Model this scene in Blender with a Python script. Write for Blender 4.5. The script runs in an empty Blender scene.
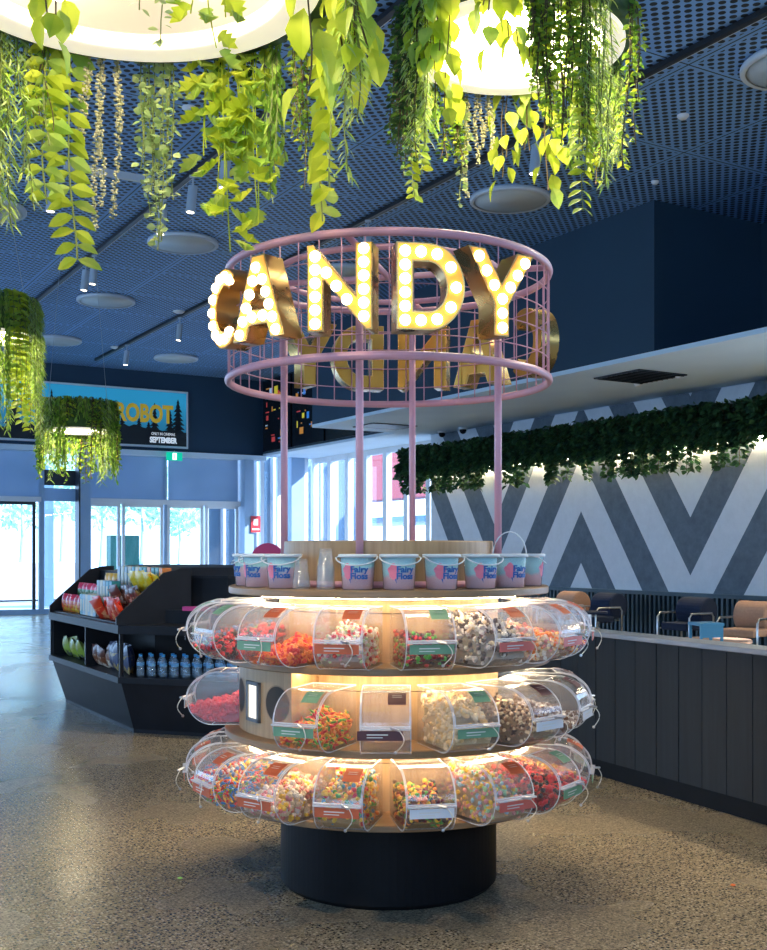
import bpy, math, random
from math import sin, cos, pi, radians, sqrt, atan2
from mathutils import Vector, Matrix, Euler

SC = bpy.context.scene
COL = SC.collection
random.seed(7)
A = radians(30.72)            # the room is turned by this much from the camera axis
CA, SA = cos(A), sin(A)
F, PX, PY, HC = 1100.0, 383.5, 550.0, 1.5
CEIL, SOFF = 5.88, 3.93

# ------------------------------------------------------------------ camera, world, sun, exposure
cam_d = bpy.data.cameras.new('camera'); cam = bpy.data.objects.new('camera', cam_d); COL.objects.link(cam)
cam.location = (0, 0, HC); cam.rotation_euler = (pi/2, 0, 0)
cam_d.sensor_fit = 'VERTICAL'; cam_d.sensor_height = 24.0; cam_d.lens = F/950*24.0
cam_d.shift_x = 0.0; cam_d.shift_y = (PY-475)/950
cam_d.clip_end = 300
SC.camera = cam
W = bpy.data.worlds.new('world'); SC.world = W; W.use_nodes = True
wn = W.node_tree.nodes['Background']; wn.inputs[0].default_value = (0.43, 0.67, 1.0, 1); wn.inputs[1].default_value = 4.8
sd = bpy.data.lights.new('sun', 'SUN'); sd.energy = 15.0; sd.color = (1, 0.95, 0.88); sd.angle = radians(0.6)
sun = bpy.data.objects.new('sun', sd); COL.objects.link(sun)
_sd = Vector((-0.80*CA-0.45*SA, -0.80*SA+0.45*CA, -0.62)).normalized()      # comes over the window wall
sun.rotation_euler = _sd.to_track_quat('-Z', 'Y').to_euler(); sun.location = (20, 30, 20)
SC.view_settings.view_transform = 'Standard'; SC.view_settings.look = 'None'
SC.view_settings.gamma = 1; SC.view_settings.use_curve_mapping = False
SC.view_settings.exposure = 0.32
cy = SC.cycles
cy.use_denoising = True
try: cy.denoiser = 'OPENIMAGEDENOISE'
except Exception: pass
cy.max_bounces = 10; cy.diffuse_bounces = 4; cy.glossy_bounces = 4; cy.transmission_bounces = 6; cy.transparent_max_bounces = 40
cy.sample_clamp_indirect = 6; cy.caustics_reflective = False; cy.caustics_refractive = False
PEND_W, NEAR_W = 1.0, 1.0     # lamp multipliers

# ------------------------------------------------------------------ helpers
def RP(s, t, z=0.0):
    return Vector((CA*s - SA*t, SA*s + CA*t, z))
def s_at(px, t):               # where a sight line meets the plane t
    k = (px-PX)/F
    return t*(SA + CA*k)/(CA - SA*k)
def t_at(px, s):
    k = (px-PX)/F
    return s*(CA - SA*k)/(SA + CA*k)

def mat(name, col=(0.5, 0.5, 0.5), rough=0.5, metal=0.0, spec=0.5, emit=None, es=0.0, coat=0.0):
    m = bpy.data.materials.new(name); m.use_nodes = True
    b = m.node_tree.nodes['Principled BSDF']
    b.inputs['Base Color'].default_value = (*col, 1); b.inputs['Roughness'].default_value = rough
    b.inputs['Metallic'].default_value = metal; b.inputs['Specular IOR Level'].default_value = spec
    b.inputs['Coat Weight'].default_value = coat
    if emit: b.inputs['Emission Color'].default_value = (*emit, 1); b.inputs['Emission Strength'].default_value = es
    return m
class NT:
    def __init__(s, m): s.m = m; s.t = m.node_tree; s.n = s.t.nodes; s.bsdf = s.n.get('Principled BSDF'); s.out = s.n.get('Material Output')
    def new(s, typ, **k):
        n = s.n.new(typ)
        for a, v in k.items(): setattr(n, a, v)
        return n
    def link(s, a, b): s.t.links.new(a, b)
    def math(s, op, a, b=None, c=None):
        n = s.new('ShaderNodeMath', operation=op)
        for i, v in enumerate((a, b, c)):
            if v is None: continue
            if isinstance(v, (int, float)): n.inputs[i].default_value = v
            else: s.link(v, n.inputs[i])
        return n.outputs[0]
    def coords(s, kind='Object', scale=(1, 1, 1)):
        tc = s.new('ShaderNodeTexCoord'); mp = s.new('ShaderNodeMapping'); s.link(tc.outputs[kind], mp.inputs[0])
        mp.inputs['Scale'].default_value = scale
        return mp.outputs[0]
    def xyz(s, v):
        n = s.new('ShaderNodeSeparateXYZ'); s.link(v, n.inputs[0]); return n.outputs
    def noise(s, v, scale, detail=3, rough=0.5):
        n = s.new('ShaderNodeTexNoise'); s.link(v, n.inputs['Vector']); n.inputs['Scale'].default_value = scale
        n.inputs['Detail'].default_value = detail; n.inputs['Roughness'].default_value = rough; return n.outputs['Fac']
    def ramp(s, f, stops):
        n = s.new('ShaderNodeValToRGB'); e = n.color_ramp.elements
        while len(e) < len(stops): e.new(0.5)
        for i, (p, c) in enumerate(stops): e[i].position = p; e[i].color = (*c, 1)
        s.link(f, n.inputs[0]); return n.outputs[0]
    def mix(s, f, a, b, typ='MIX'):
        n = s.new('ShaderNodeMix', data_type='RGBA', blend_type=typ)
        if isinstance(f, (int, float)): n.inputs[0].default_value = f
        else: s.link(f, n.inputs[0])
        for i, v in ((6, a), (7, b)):
            if isinstance(v, tuple): n.inputs[i].default_value = (*v, 1)
            else: s.link(v, n.inputs[i])
        return n.outputs[2]
    def base(s, c): s.link(c, s.bsdf.inputs['Base Color'])
    def rough(s, c): s.link(c, s.bsdf.inputs['Roughness'])
    def bump(s, h, strength=0.3, dist=0.01):
        n = s.new('ShaderNodeBump'); n.inputs['Strength'].default_value = strength; n.inputs['Distance'].default_value = dist
        s.link(h, n.inputs['Height']); s.link(n.outputs[0], s.bsdf.inputs['Normal'])

def vary(m, scale, amt, a, b, rlo=None, rhi=None):
    """soft blotchy variation between two colours"""
    k = NT(m); v = k.coords(); f = k.noise(v, scale, 4)
    k.base(k.ramp(f, [(0.5-amt, a), (0.5+amt, b)]))
    return m
def clear(name, tint=(1, 1, 1), body=0.04, bodycol=(1, 1, 1), ior=1.45, rough=0.03):
    """thin acrylic or glass: see-through with fresnel gloss and a little haze"""
    m = bpy.data.materials.new(name); m.use_nodes = True; k = NT(m); k.n.remove(k.bsdf)
    tr = k.new('ShaderNodeBsdfTransparent'); tr.inputs[0].default_value = (*tint, 1)
    gl = k.new('ShaderNodeBsdfGlossy'); gl.inputs['Roughness'].default_value = rough
    df = k.new('ShaderNodeBsdfDiffuse'); df.inputs[0].default_value = (*bodycol, 1)
    m1 = k.new('ShaderNodeMixShader'); m1.inputs[0].default_value = body; k.link(tr.outputs[0], m1.inputs[1]); k.link(df.outputs[0], m1.inputs[2])
    lw = k.new('ShaderNodeLayerWeight'); lw.inputs['Blend'].default_value = 0.5
    fr = k.math('ADD', k.math('MULTIPLY', k.math('POWER', lw.outputs['Facing'], 4.0), 0.45), 0.035)
    m2 = k.new('ShaderNodeMixShader'); k.link(fr, m2.inputs[0]); k.link(m1.outputs[0], m2.inputs[1]); k.link(gl.outputs[0], m2.inputs[2])
    k.link(m2.outputs[0], k.out.inputs[0]); return m
def leafmat(name, c1, c2, trans=0.45, scale=9):
    m = bpy.data.materials.new(name); m.use_nodes = True; k = NT(m)
    v = k.coords('Object'); f = k.noise(v, scale, 2); c = k.ramp(f, [(0.35, c1), (0.65, c2)])
    k.base(c); k.bsdf.inputs['Roughness'].default_value = 0.5; k.bsdf.inputs['Specular IOR Level'].default_value = 0.3
    tl = k.new('ShaderNodeBsdfTranslucent'); k.link(c, tl.inputs[0])
    mx = k.new('ShaderNodeMixShader'); mx.inputs[0].default_value = trans
    k.link(k.bsdf.outputs[0], mx.inputs[1]); k.link(tl.outputs[0], mx.inputs[2]); k.link(mx.outputs[0], k.out.inputs[0]); return m

class MB:
    def __init__(s): s.v = []; s.f = []; s.m = []; s.mats = []
    def mi(s, m):
        if m not in s.mats: s.mats.append(m)
        return s.mats.index(m)
    def add(s, vs, fs, m, M=None):
        o = len(s.v); i = s.mi(m)
        for p in vs:
            p = Vector(p); s.v.append(tuple(M @ p) if M is not None else tuple(p))
        for f in fs: s.f.append(tuple(o+j for j in f)); s.m.append(i)
        return s
    def box(s, x0, x1, y0, y1, z0, z1, m, M=None):
        vs = [(x, y, z) for z in (z0, z1) for y in (y0, y1) for x in (x0, x1)]
        return s.add(vs, [(0, 2, 3, 1), (4, 5, 7, 6), (0, 1, 5, 4), (2, 6, 7, 3), (0, 4, 6, 2), (1, 3, 7, 5)], m, M)
    def prism(s, poly, z0, z1, m, poly2=None, M=None, caps=True):
        n = len(poly); p2 = poly2 or poly
        vs = [(x, y, z0) for x, y in poly] + [(x, y, z1) for x, y in p2]
        fs = [(i, (i+1) % n, n+(i+1) % n, n+i) for i in range(n)]
        if caps: fs += [tuple(range(n-1, -1, -1)), tuple(range(n, 2*n))]
        return s.add(vs, fs, m, M)
    def sideprism(s, prof, x0, x1, m, M=None):      # profile in (y, z), swept along x
        n = len(prof)
        vs = [(x0, y, z) for y, z in prof] + [(x1, y, z) for y, z in prof]
        return s.add(vs, [(i, (i+1) % n, n+(i+1) % n, n+i) for i in range(n)] + [tuple(range(n-1, -1, -1)), tuple(range(n, 2*n))], m, M)
    def strip(s, prof, x0, x1, m, th=0.003, M=None): # curved sheet with a thickness
        n = len(prof); inn = []
        for i, (y, z) in enumerate(prof):
            a = prof[max(i-1, 0)]; b = prof[min(i+1, n-1)]; d = Vector((b[0]-a[0], b[1]-a[1])).normalized()
            inn.append((y - d.y*th, z + d.x*th))
        return s.sideprism(list(prof)+inn[::-1], x0, x1, m, M) if False else s._strip(prof, inn, x0, x1, m, M)
    def _strip(s, a, b, x0, x1, m, M):
        n = len(a); vs = [(x0, *p) for p in a]+[(x1, *p) for p in a]+[(x0, *p) for p in b]+[(x1, *p) for p in b]; fs = []
        for i in range(n-1):
            fs += [(i, i+1, n+i+1, n+i), (2*n+i, 3*n+i, 3*n+i+1, 2*n+i+1), (i, 2*n+i, 2*n+i+1, i+1), (n+i, n+i+1, 3*n+i+1, 3*n+i)]
        fs += [(0, n, 3*n, 2*n), (n-1, 3*n-1, 4*n-1, 2*n-1)]
        return s.add(vs, fs, m, M)
    def lathe(s, prof, m, seg=32, M=None, a0=0, a1=2*pi):   # profile (r, z)
        full = abs(a1-a0-2*pi) < 1e-6; k = seg if full else seg+1; n = len(prof); vs = []; fs = []
        for j in range(k):
            a = a0+(a1-a0)*j/seg
            for r, z in prof: vs.append((r*cos(a), r*sin(a), z))
        for j in range(seg):
            j2 = (j+1) % k
            for i in range(n-1): fs.append((j*n+i, j2*n+i, j2*n+i+1, j*n+i+1))
        return s.add(vs, fs, m, M)
    def cyl(s, r, z0, z1, m, seg=24, M=None, r1=None):
        r1 = r if r1 is None else r1
        return s.prism([(r*cos(2*pi*i/seg), r*sin(2*pi*i/seg)) for i in range(seg)], z0, z1, m,
                       [(r1*cos(2*pi*i/seg), r1*sin(2*pi*i/seg)) for i in range(seg)], M)
    def torus(s, R, r, z, m, seg=64, k=8, M=None, a0=0, a1=2*pi):
        return s.lathe([(R+r*cos(2*pi*i/k), z+r*sin(2*pi*i/k)) for i in range(k+1)], m, seg, M, a0, a1)
    def tube(s, pts, r, m, k=6, M=None):
        pts = [Vector(p) for p in pts]; n = len(pts); vs = []; fs = []
        for i, p in enumerate(pts):
            d = (pts[min(i+1, n-1)]-pts[max(i-1, 0)]).normalized()
            up = Vector((0, 0, 1)) if abs(d.z) < 0.9 else Vector((1, 0, 0))
            a = d.cross(up).normalized(); b = d.cross(a)
            rr = r[i] if isinstance(r, (list, tuple)) else r
            for j in range(k): q = 2*pi*j/k; vs.append(p+a*rr*cos(q)+b*rr*sin(q))
        for i in range(n-1):
            for j in range(k): fs.append((i*k+j, i*k+(j+1) % k, (i+1)*k+(j+1) % k, (i+1)*k+j))
        fs += [tuple(range(k-1, -1, -1)), tuple((n-1)*k+j for j in range(k))]
        return s.add(vs, fs, m, M)
    def ico(s, c, r, m, sc=(1, 1, 1), rot=None):
        M = Matrix.Translation(c) @ (rot.to_matrix().to_4x4() if rot else Matrix()) @ Matrix.Diagonal((r*sc[0], r*sc[1], r*sc[2], 1))
        return s.add(ICO_V, ICO_F, m, M)
    def sphere(s, c, r, m, seg=12, rings=8):
        return s.lathe([(r*sin(pi*i/rings), -r*cos(pi*i/rings)) for i in range(rings+1)], m, seg, Matrix.Translation(c))
    def mesh(s, name, smooth=False):
        me = bpy.data.meshes.new(name); me.from_pydata(s.v, [], s.f)
        for m in s.mats: me.materials.append(m)
        me.polygons.foreach_set('material_index', s.m)
        if smooth: me.polygons.foreach_set('use_smooth', [True]*len(s.f))
        me.update(); return me
    def build(s, name, parent=None, smooth=False, loc=(0, 0, 0), rz=0, bevel=0):
        o = bpy.data.objects.new(name, s.mesh(name, smooth)); COL.objects.link(o)
        o.location = loc; o.rotation_euler = (0, 0, rz)
        if parent: o.parent = parent
        if bevel:
            b = o.modifiers.new('bevel', 'BEVEL'); b.width = bevel; b.segments = 2; b.limit_method = 'ANGLE'
        return o
_g = (1+sqrt(5))/2; _n = sqrt(1+_g*_g)
ICO_V = [(a/_n, b/_n, c/_n) for a, b, c in [(-1, _g, 0), (1, _g, 0), (-1, -_g, 0), (1, -_g, 0), (0, -1, _g), (0, 1, _g), (0, -1, -_g), (0, 1, -_g), (_g, 0, -1), (_g, 0, 1), (-_g, 0, -1), (-_g, 0, 1)]]
ICO_F = [(0, 11, 5), (0, 5, 1), (0, 1, 7), (0, 7, 10), (0, 10, 11), (1, 5, 9), (5, 11, 4), (11, 10, 2), (10, 7, 6), (7, 1, 8), (3, 9, 4), (3, 4, 2), (3, 2, 6), (3, 6, 8), (3, 8, 9), (4, 9, 5), (2, 4, 11), (6, 2, 10), (8, 6, 7), (9, 8, 1)]

def obj(name, me, parent=None, loc=(0, 0, 0), rot=(0, 0, 0)):
    o = bpy.data.objects.new(name, me); COL.objects.link(o); o.location = loc; o.rotation_euler = rot
    if parent: o.parent = parent
    return o
def tag(o, label=None, cat=None, group=None, kind=None):
    if label: o['label'] = label
    if cat: o['category'] = cat
    if group: o['group'] = group
    if kind: o['kind'] = kind
    return o
def thing(name, label, cat, loc=(0, 0, 0), rz=0, group=None):
    o = bpy.data.objects.new(name, None); COL.objects.link(o); o.empty_display_size = 0.05
    o.location = loc; o.rotation_euler = (0, 0, rz); return tag(o, label, cat, group)
def struct(name, mb, rz=A, smooth=False, label=None):
    o = mb.build(name, None, smooth, (0, 0, 0), rz); return tag(o, label, kind='structure')
def curve_mesh(loops, extrude, m, off=0.0, bevel=0.0):
    """flat outline with holes -> extruded mesh, lying in x/y"""
    c = bpy.data.curves.new('outline', 'CURVE'); c.dimensions = '2D'; c.fill_mode = 'BOTH'; c.extrude = extrude; c.offset = off
    for lp in loops:
        sp = c.splines.new('POLY'); sp.points.add(len(lp)-1); sp.use_cyclic_u = True
        for i, (x, y) in enumerate(lp): sp.points[i].co = (x, y, 0, 1)
    return _conv(c, m)
def text_mesh(txt, size, m, extrude=0.001, align='CENTER', bold=0.0, shear=0.0):
    c = bpy.data.curves.new('text', 'FONT'); c.body = txt; c.size = size; c.extrude = extrude; c.align_x = align; c.offset = bold; c.shear = shear
    c.resolution_u = 3
    return _conv(c, m)
def _conv(c, m):
    o = bpy.data.objects.new('tmp', c); COL.objects.link(o)
    dg = bpy.context.evaluated_depsgraph_get(); dg.update()
    me = bpy.data.meshes.new_from_object(o.evaluated_get(dg)); me.materials.clear(); me.materials.append(m)
    bpy.data.objects.remove(o); bpy.data.curves.remove(c); return me
def area(name, loc, size, watts, col, rot=(0, 0, 0), parent=None, shape='DISK'):
    d = bpy.data.lights.new(name, 'AREA'); d.shape = shape; d.size = size; d.energy = watts; d.color = col
    o = bpy.data.objects.new(name, d); COL.objects.link(o); o.location = loc; o.rotation_euler = rot
    if parent: o.parent = parent
    return o

# ------------------------------------------------------------------ materials
def mk_floor():
    m = mat('polished_concrete', rough=0.22, spec=0.5); k = NT(m); v = k.coords()
    big = k.noise(v, 0.9, 4, 0.6); c = k.ramp(big, [(0.2, (0.265, 0.215, 0.132)), (0.8, (0.31, 0.255, 0.162))])
    fine = k.noise(v, 26, 3, 0.7); c = k.mix(k.math('MULTIPLY', fine, 0.55), c, (0.46, 0.39, 0.28))
    for sc, th, colr, am in ((52, 0.22, (0.035, 0.03, 0.025), 0.85), (95, 0.27, (0.06, 0.05, 0.04), 0.85), (140, 0.25, (0.05, 0.045, 0.04), 0.75), (44, 0.14, (0.60, 0.52, 0.38), 0.7)):
        vo = k.new('ShaderNodeTexVoronoi', voronoi_dimensions='2D'); k.link(v, vo.inputs['Vector']); vo.inputs['Scale'].default_value = sc
        vo.inputs['Randomness'].default_value = 1.0
        sep = k.new('ShaderNodeSeparateColor'); k.link(vo.outputs['Color'], sep.inputs[0])
        a = k.math('LESS_THAN', vo.outputs['Distance'], th+0.1); b = k.math('LESS_THAN', sep.outputs[0], 0.42)
        c = k.mix(k.math('MULTIPLY', k.math('MULTIPLY', a, b), am), c, colr)
    k.base(c)
    k.rough(k.ramp(k.noise(v, 1.2, 2), [(0.3, (0.22,)*3), (0.7, (0.30,)*3)])); return m
def mk_ceiling():
    m = mat('perforated_blue_panel', rough=0.55); k = NT(m); s, t, _ = k.xyz(k.coords())
    def holes(ds, dt):
        a = k.math('SUBTRACT', k.math('FLOORED_MODULO', k.math('ADD', s, ds), 0.13), 0.065)
        b = k.math('SUBTRACT', k.math('FLOORED_MODULO', k.math('ADD', t, dt), 0.12), 0.06)
        return k.math('LESS_THAN', k.math('SQRT', k.math('ADD', k.math('MULTIPLY', a, a), k.math('MULTIPLY', b, b))), 0.031)
    h = k.math('MAXIMUM', holes(0, 0), holes(0.065, 0.06))
    def edge(c, off, per, w):
        return k.math('LESS_THAN', k.math('ABSOLUTE', k.math('SUBTRACT', k.math('FLOORED_MODULO', k.math('ADD', c, off), per), per/2)), w)
    em = k.math('MAXIMUM', edge(s, -7.44+0.8, 1.6, 0.045), edge(t, -7.13+0.8, 1.6, 0.045))
    jt = k.math('MAXIMUM', edge(s, -7.44+0.8, 1.6, 0.008), edge(t, -7.13+0.8, 1.6, 0.008))
    h = k.math('MULTIPLY', h, k.math('SUBTRACT', 1.0, em)); h = k.math('MAXIMUM', h, jt)
    k.base(k.mix(h, (0.20, 0.40, 0.74), (0.003, 0.006, 0.013))); return m
def mk_mural():
    m = mat('chevron_mural', rough=0.8); k = NT(m); v = k.coords(); s, t, z = k.xyz(v)
    tri = k.math('PINGPONG', k.math('ADD', t, -12.19+5.08*4), 2.54)
    f = k.math('FRACT', k.math('ADD', k.math('DIVIDE', k.math('SUBTRACT', k.math('SUBTRACT', z, 1.106), k.math('MULTIPLY', tri, 1.54)), 1.87), 20.0))
    d = k.math('LESS_THAN', f, 0.48)
    n = k.noise(v, 6, 6, 0.7)
    dark = k.ramp(n, [(0.3, (0.085, 0.115, 0.15)), (0.7, (0.14, 0.18, 0.225))])
    light = k.ramp(n, [(0.3, (0.62, 0.66, 0.72)), (0.7, (0.70, 0.74, 0.80))])
    k.base(k.mix(d, light, dark)); return m
def mk_wood(name, a, b, rough=0.45, vertical=True, scale=1.0):
    m = mat(name, rough=rough); k = NT(m)
    v = k.coords('Object', (22*scale, 22*scale, 1.2*scale) if vertical else (3*scale, 3*scale, 30*scale))
    f = k.noise(v, 1.6, 6, 0.65); k.base(k.ramp(f, [(0.3, a), (0.72, b)])); return m
FLOOR = mk_floor(); CEILM = mk_ceiling(); MURAL = mk_mural()
OAK = mk_wood('light_oak_veneer', (0.40, 0.235, 0.105), (0.56, 0.36, 0.18))
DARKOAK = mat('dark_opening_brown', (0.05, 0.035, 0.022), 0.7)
OAKH = mk_wood('oak_shelf', (0.24, 0.145, 0.07), (0.36, 0.22, 0.11), vertical=False)
NAVY = mat('dark_navy_paint', (0.012, 0.030, 0.055), 0.6)
vary(NAVY, 0.6, 0.2, (0.012, 0.045, 0.090), (0.016, 0.055, 0.105))
BOXNAVY = vary(mat('bulkhead_navy_paint', rough=0.7), 0.7, 0.2, (0.010, 0.038, 0.072), (0.013, 0.048, 0.088))
SOFFIT = vary(mat('soffit_plaster', rough=0.8), 1.5, 0.2, (0.66, 0.80, 0.92), (0.70, 0.84, 0.95))
WHITE = vary(mat('white_metal', rough=0.4), 4, 0.3, (0.72, 0.76, 0.80), (0.78, 0.81, 0.85))
FRAME = vary(mat('blue_grey_frame', rough=0.45), 3, 0.3, (0.26, 0.40, 0.58), (0.31, 0.45, 0.64))
PANEL = leafmat('translucent_roller_panel', (0.34, 0.46, 0.60), (0.42, 0.54, 0.68), 0.34, 0.8)
DFRAME = mat('charcoal_frame', (0.02, 0.03, 0.045), 0.45)
BLACK = vary(mat('matt_black', rough=0.5, spec=0.12), 5, 0.3, (0.006, 0.007, 0.008), (0.010, 0.010, 0.012))
STAND = vary(mat('black_display_laminate', rough=0.45, spec=0.15), 5, 0.3, (0.010, 0.012, 0.016), (0.016, 0.019, 0.025))
CHAR = mk_wood('charred_timber_plank', (0.003, 0.0055, 0.008), (0.009, 0.014, 0.019), 0.7, True, 0.8)
COUNTERTOP = vary(mat('grey_counter_top', rough=0.35), 5, 0.3, (0.20, 0.23, 0.27), (0.27, 0.30, 0.34))
BATTEN = vary(mat('dark_teal_batten', rough=0.5), 5, 0.3, (0.02, 0.05, 0.075), (0.03, 0.065, 0.09))
PINK = vary(mat('dusty_pink_paint', rough=0.35), 8, 0.3, (0.74, 0.37, 0.44), (0.80, 0.42, 0.49))
GOLD = mat('brushed_gold', (0.66, 0.40, 0.13), 0.24, 1.0)
k = NT(GOLD); k.rough(k.ramp(k.noise(k.coords(), 9, 2), [(0.3, (0.24,)*3), (0.7, (0.32,)*3)]))
GOLDF = mat('yellow_letter_face_glow', (0.90, 0.52, 0.10), 0.35, 0.2, emit=(1.0, 0.42, 0.05), es=0.25)  # faint amber emission put into the face for the light of its bulbs
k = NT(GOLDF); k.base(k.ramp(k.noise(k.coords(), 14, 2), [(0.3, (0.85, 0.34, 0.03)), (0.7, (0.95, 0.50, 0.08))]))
BULB = mat('lit_bulb', (1, 0.9, 0.7), emit=(1.0, 0.78, 0.42), es=11)
PALEBACK = mat('brass_letter_back', (0.50, 0.27, 0.05), 0.35, 0.9)
ACR = clear('clear_acrylic', (0.985, 0.985, 0.99), 0.032, (1, 1, 1), 1.45, 0.06)
ACRE = clear('bright_acrylic_edge', (0.95, 0.96, 0.98), 0.55, (0.95, 0.96, 1.0), 1.5, 0.12)
GLASS = clear('window_glass', (0.93, 0.97, 1.0), 0.02, (0.8, 0.9, 1.0), 1.4, 0.01)
FROST = clear('frosted_cup_plastic', (0.95, 0.96, 0.97), 0.12, (0.92, 0.93, 0.95), 1.45, 0.15)
STEEL = mat('brushed_steel', (0.60, 0.62, 0.65), 0.28, 1.0)
CORD = mat('pale_cord', (0.75, 0.70, 0.58), 0.6)
GREENL = vary(mat('green_label', rough=0.5), 20, 0.3, (0.15, 0.32, 0.19), (0.19, 0.38, 0.23))
ORANGEL = vary(mat('orange_label', rough=0.5), 20, 0.3, (0.55, 0.10, 0.03), (0.62, 0.13, 0.045))
REDL = vary(mat('coral_label', rough=0.5), 20, 0.3, (0.66, 0.13, 0.10), (0.72, 0.17, 0.13))
MAROONL = vary(mat('maroon_label', rough=0.5), 20, 0.3, (0.085, 0.025, 0.03), (0.11, 0.03, 0.035))
WHITEL = mat('white_label', (0.75, 0.77, 0.8), 0.5)
PRINT = mat('pale_print', (0.75, 0.72, 0.66), 0.6)
LEDW = mat('warm_led_strip', (1, 0.9, 0.7), emit=(1.0, 0.80, 0.50), es=75)
LAMPW = mat('warm_lamp_diffuser', (0.30, 0.28, 0.24), emit=(1.0, 0.88, 0.72), es=0.25)
LAMPC = mat('warm_lamp_core', (1, 0.95, 0.85), emit=(1.0, 0.84, 0.60), es=9)
LAMPB = mat('bright_pendant_lamp', (1, 0.95, 0.85), emit=(1.0, 0.84, 0.58), es=75)
LAMPD = mat('bright_pendant_diffuser', (1, 0.95, 0.85), emit=(1.0, 0.86, 0.62), es=14)
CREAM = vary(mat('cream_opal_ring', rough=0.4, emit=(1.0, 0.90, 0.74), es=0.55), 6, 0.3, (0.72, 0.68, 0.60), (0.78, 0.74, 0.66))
DISC = mat('opal_disc', (0.55, 0.60, 0.62), 0.4)
DISCR = mat('disc_trim', (0.60, 0.66, 0.74), 0.4)
TAN = vary(mat('tan_fabric', rough=0.9), 30, 0.3, (0.42, 0.24, 0.16), (0.50, 0.30, 0.20))
NAVYF = vary(mat('navy_fabric', rough=0.9), 30, 0.3, (0.006, 0.016, 0.045), (0.010, 0.022, 0.06))
BLUEM = mat('sky_blue_metal', (0.06, 0.28, 0.46), 0.4)
LMATS = {
 'lime': leafmat('lime_leaf', (0.40, 0.52, 0.03), (0.66, 0.72, 0.07), 0.5),
 'mid': leafmat('mid_green_leaf', (0.14, 0.30, 0.03), (0.34, 0.50, 0.07), 0.45),
 'fresh': leafmat('fresh_green_leaf', (0.30, 0.50, 0.06), (0.55, 0.66, 0.14), 0.45),
 'pale': leafmat('pale_green_leaf', (0.34, 0.48, 0.18), (0.56, 0.66, 0.30), 0.4),
 'cream': leafmat('cream_bead', (0.50, 0.48, 0.26), (0.72, 0.68, 0.44), 0.25),
 'dark': leafmat('dark_green_leaf', (0.02, 0.06, 0.02), (0.06, 0.13, 0.035), 0.25),
 'ivy': leafmat('ivy_leaf', (0.010, 0.045, 0.028), (0.06, 0.15, 0.055), 0.3, 7),
 'deep': leafmat('deep_green_leaf', (0.07, 0.17, 0.02), (0.17, 0.30, 0.04), 0.4),
}
STEM = mat('green_stem', (0.16, 0.20, 0.05), 0.7); STEMD = mat('brown_stem', (0.10, 0.07, 0.03), 0.8)

# ------------------------------------------------------------------ the room  (local x = s, y = t)
def W_(name, *boxes, m, label=None):
    b = MB()
    for bx in boxes: b.box(*bx, m)
    return struct(name, b, label=label)
fl = MB(); fl.add([(-14, -6, 0), (13.5, -6, 0), (13.5, 26.2, 0), (-14, 26.2, 0)], [(0, 1, 2, 3)], FLOOR); struct('floor', fl)
cl = MB(); cl.box(-14, 12.0, -6, 26.3, CEIL, CEIL+0.1, CEILM); struct('ceiling', cl)
W_('ceiling_soffit', (9.94, 13.6, -6, 19.5, SOFF, SOFF+0.06), (11.9, 13.6, 19.5, 26.3, SOFF, SOFF+0.06), m=SOFFIT, label='white plaster soffit over the seating')
W_('wall_bulkhead', (9.94, 11.9, 10.1, 19.5, SOFF+0.061, CEIL), (11.9, 12.1, -6, 26.3, SOFF+0.061, CEIL), m=BOXNAVY, label='dark navy bulkhead box under the ceiling')
W_('wall_mural', (12.76, 12.95, 8.0, 19.5, 0.84, SOFF), m=MURAL, label='grey and white chevron mural wall')
wb = MB(); wb.box(12.80, 12.95, 8, 19.5, 0, 0.84, NAVY); wb.box(12.66, 12.80, 8, 19.5, 0.78, 0.84, BATTEN)
for i in range(114): wb.box(12.74, 12.80, 8.02+i*0.1, 8.02+i*0.1+0.045, 0.02, 0.78, BATTEN)
struct('wall_wainscot', wb)
W_('wall_back', (-14, 11.9, 26.15, 26.35, SOFF, CEIL), m=NAVY, label='navy upper wall over the entrance')
W_('trim_1', (-14, 11.9, 25.95, 26.2, SOFF-0.13, SOFF-0.002), m=SOFFIT, label='pale band along the foot of the navy wall')
b = MB()  # rear wall out of view; openings put in to send daylight onto the ceiling
for i in range(12): b.box(-14+i*2.5, -13.75+i*2.5, -6.2, -6, 0, CEIL, FRAME)
b.box(-14, 13.5, -6.2, -6, 5.2, CEIL, SOFFIT); b.box(-14, 13.5, -6.2, -6, 2.6, 2.75, FRAME); b.box(-3, 13.5, -6.2, -6, 0, 4.0, NAVY)
struct('wall_rear', b)
b = MB()  # left wall out of view, its wide openings added to let daylight in
for i in range(14): b.box(-14.2, -14, -6+i*2.5, -5.75+i*2.5, 0, CEIL, FRAME)
b.box(-14.2, -14, -6, 26.3, 5.2, CEIL, SOFFIT); b.box(-14.2, -14, -6, 6, 0, CEIL, NAVY)
struct('wall_left', b)
W_('wall_right', (13.4, 13.6, 8.0, 19.5, 0, SOFF), m=NAVY)
g = MB()  # unseen glazing on the right, added to brighten the soffit and mural
for i in range(8): g.box(13.35, 13.5, -6+i*2.0-0.06, -6+i*2.0+0.06, 0, SOFF, WHITE)
for i in range(7): g.box(13.42, 13.43, -6+i*2.0+0.06, -4+i*2.0-0.06, 0.05, SOFF, GLASS)
struct('added_window', g)

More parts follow.
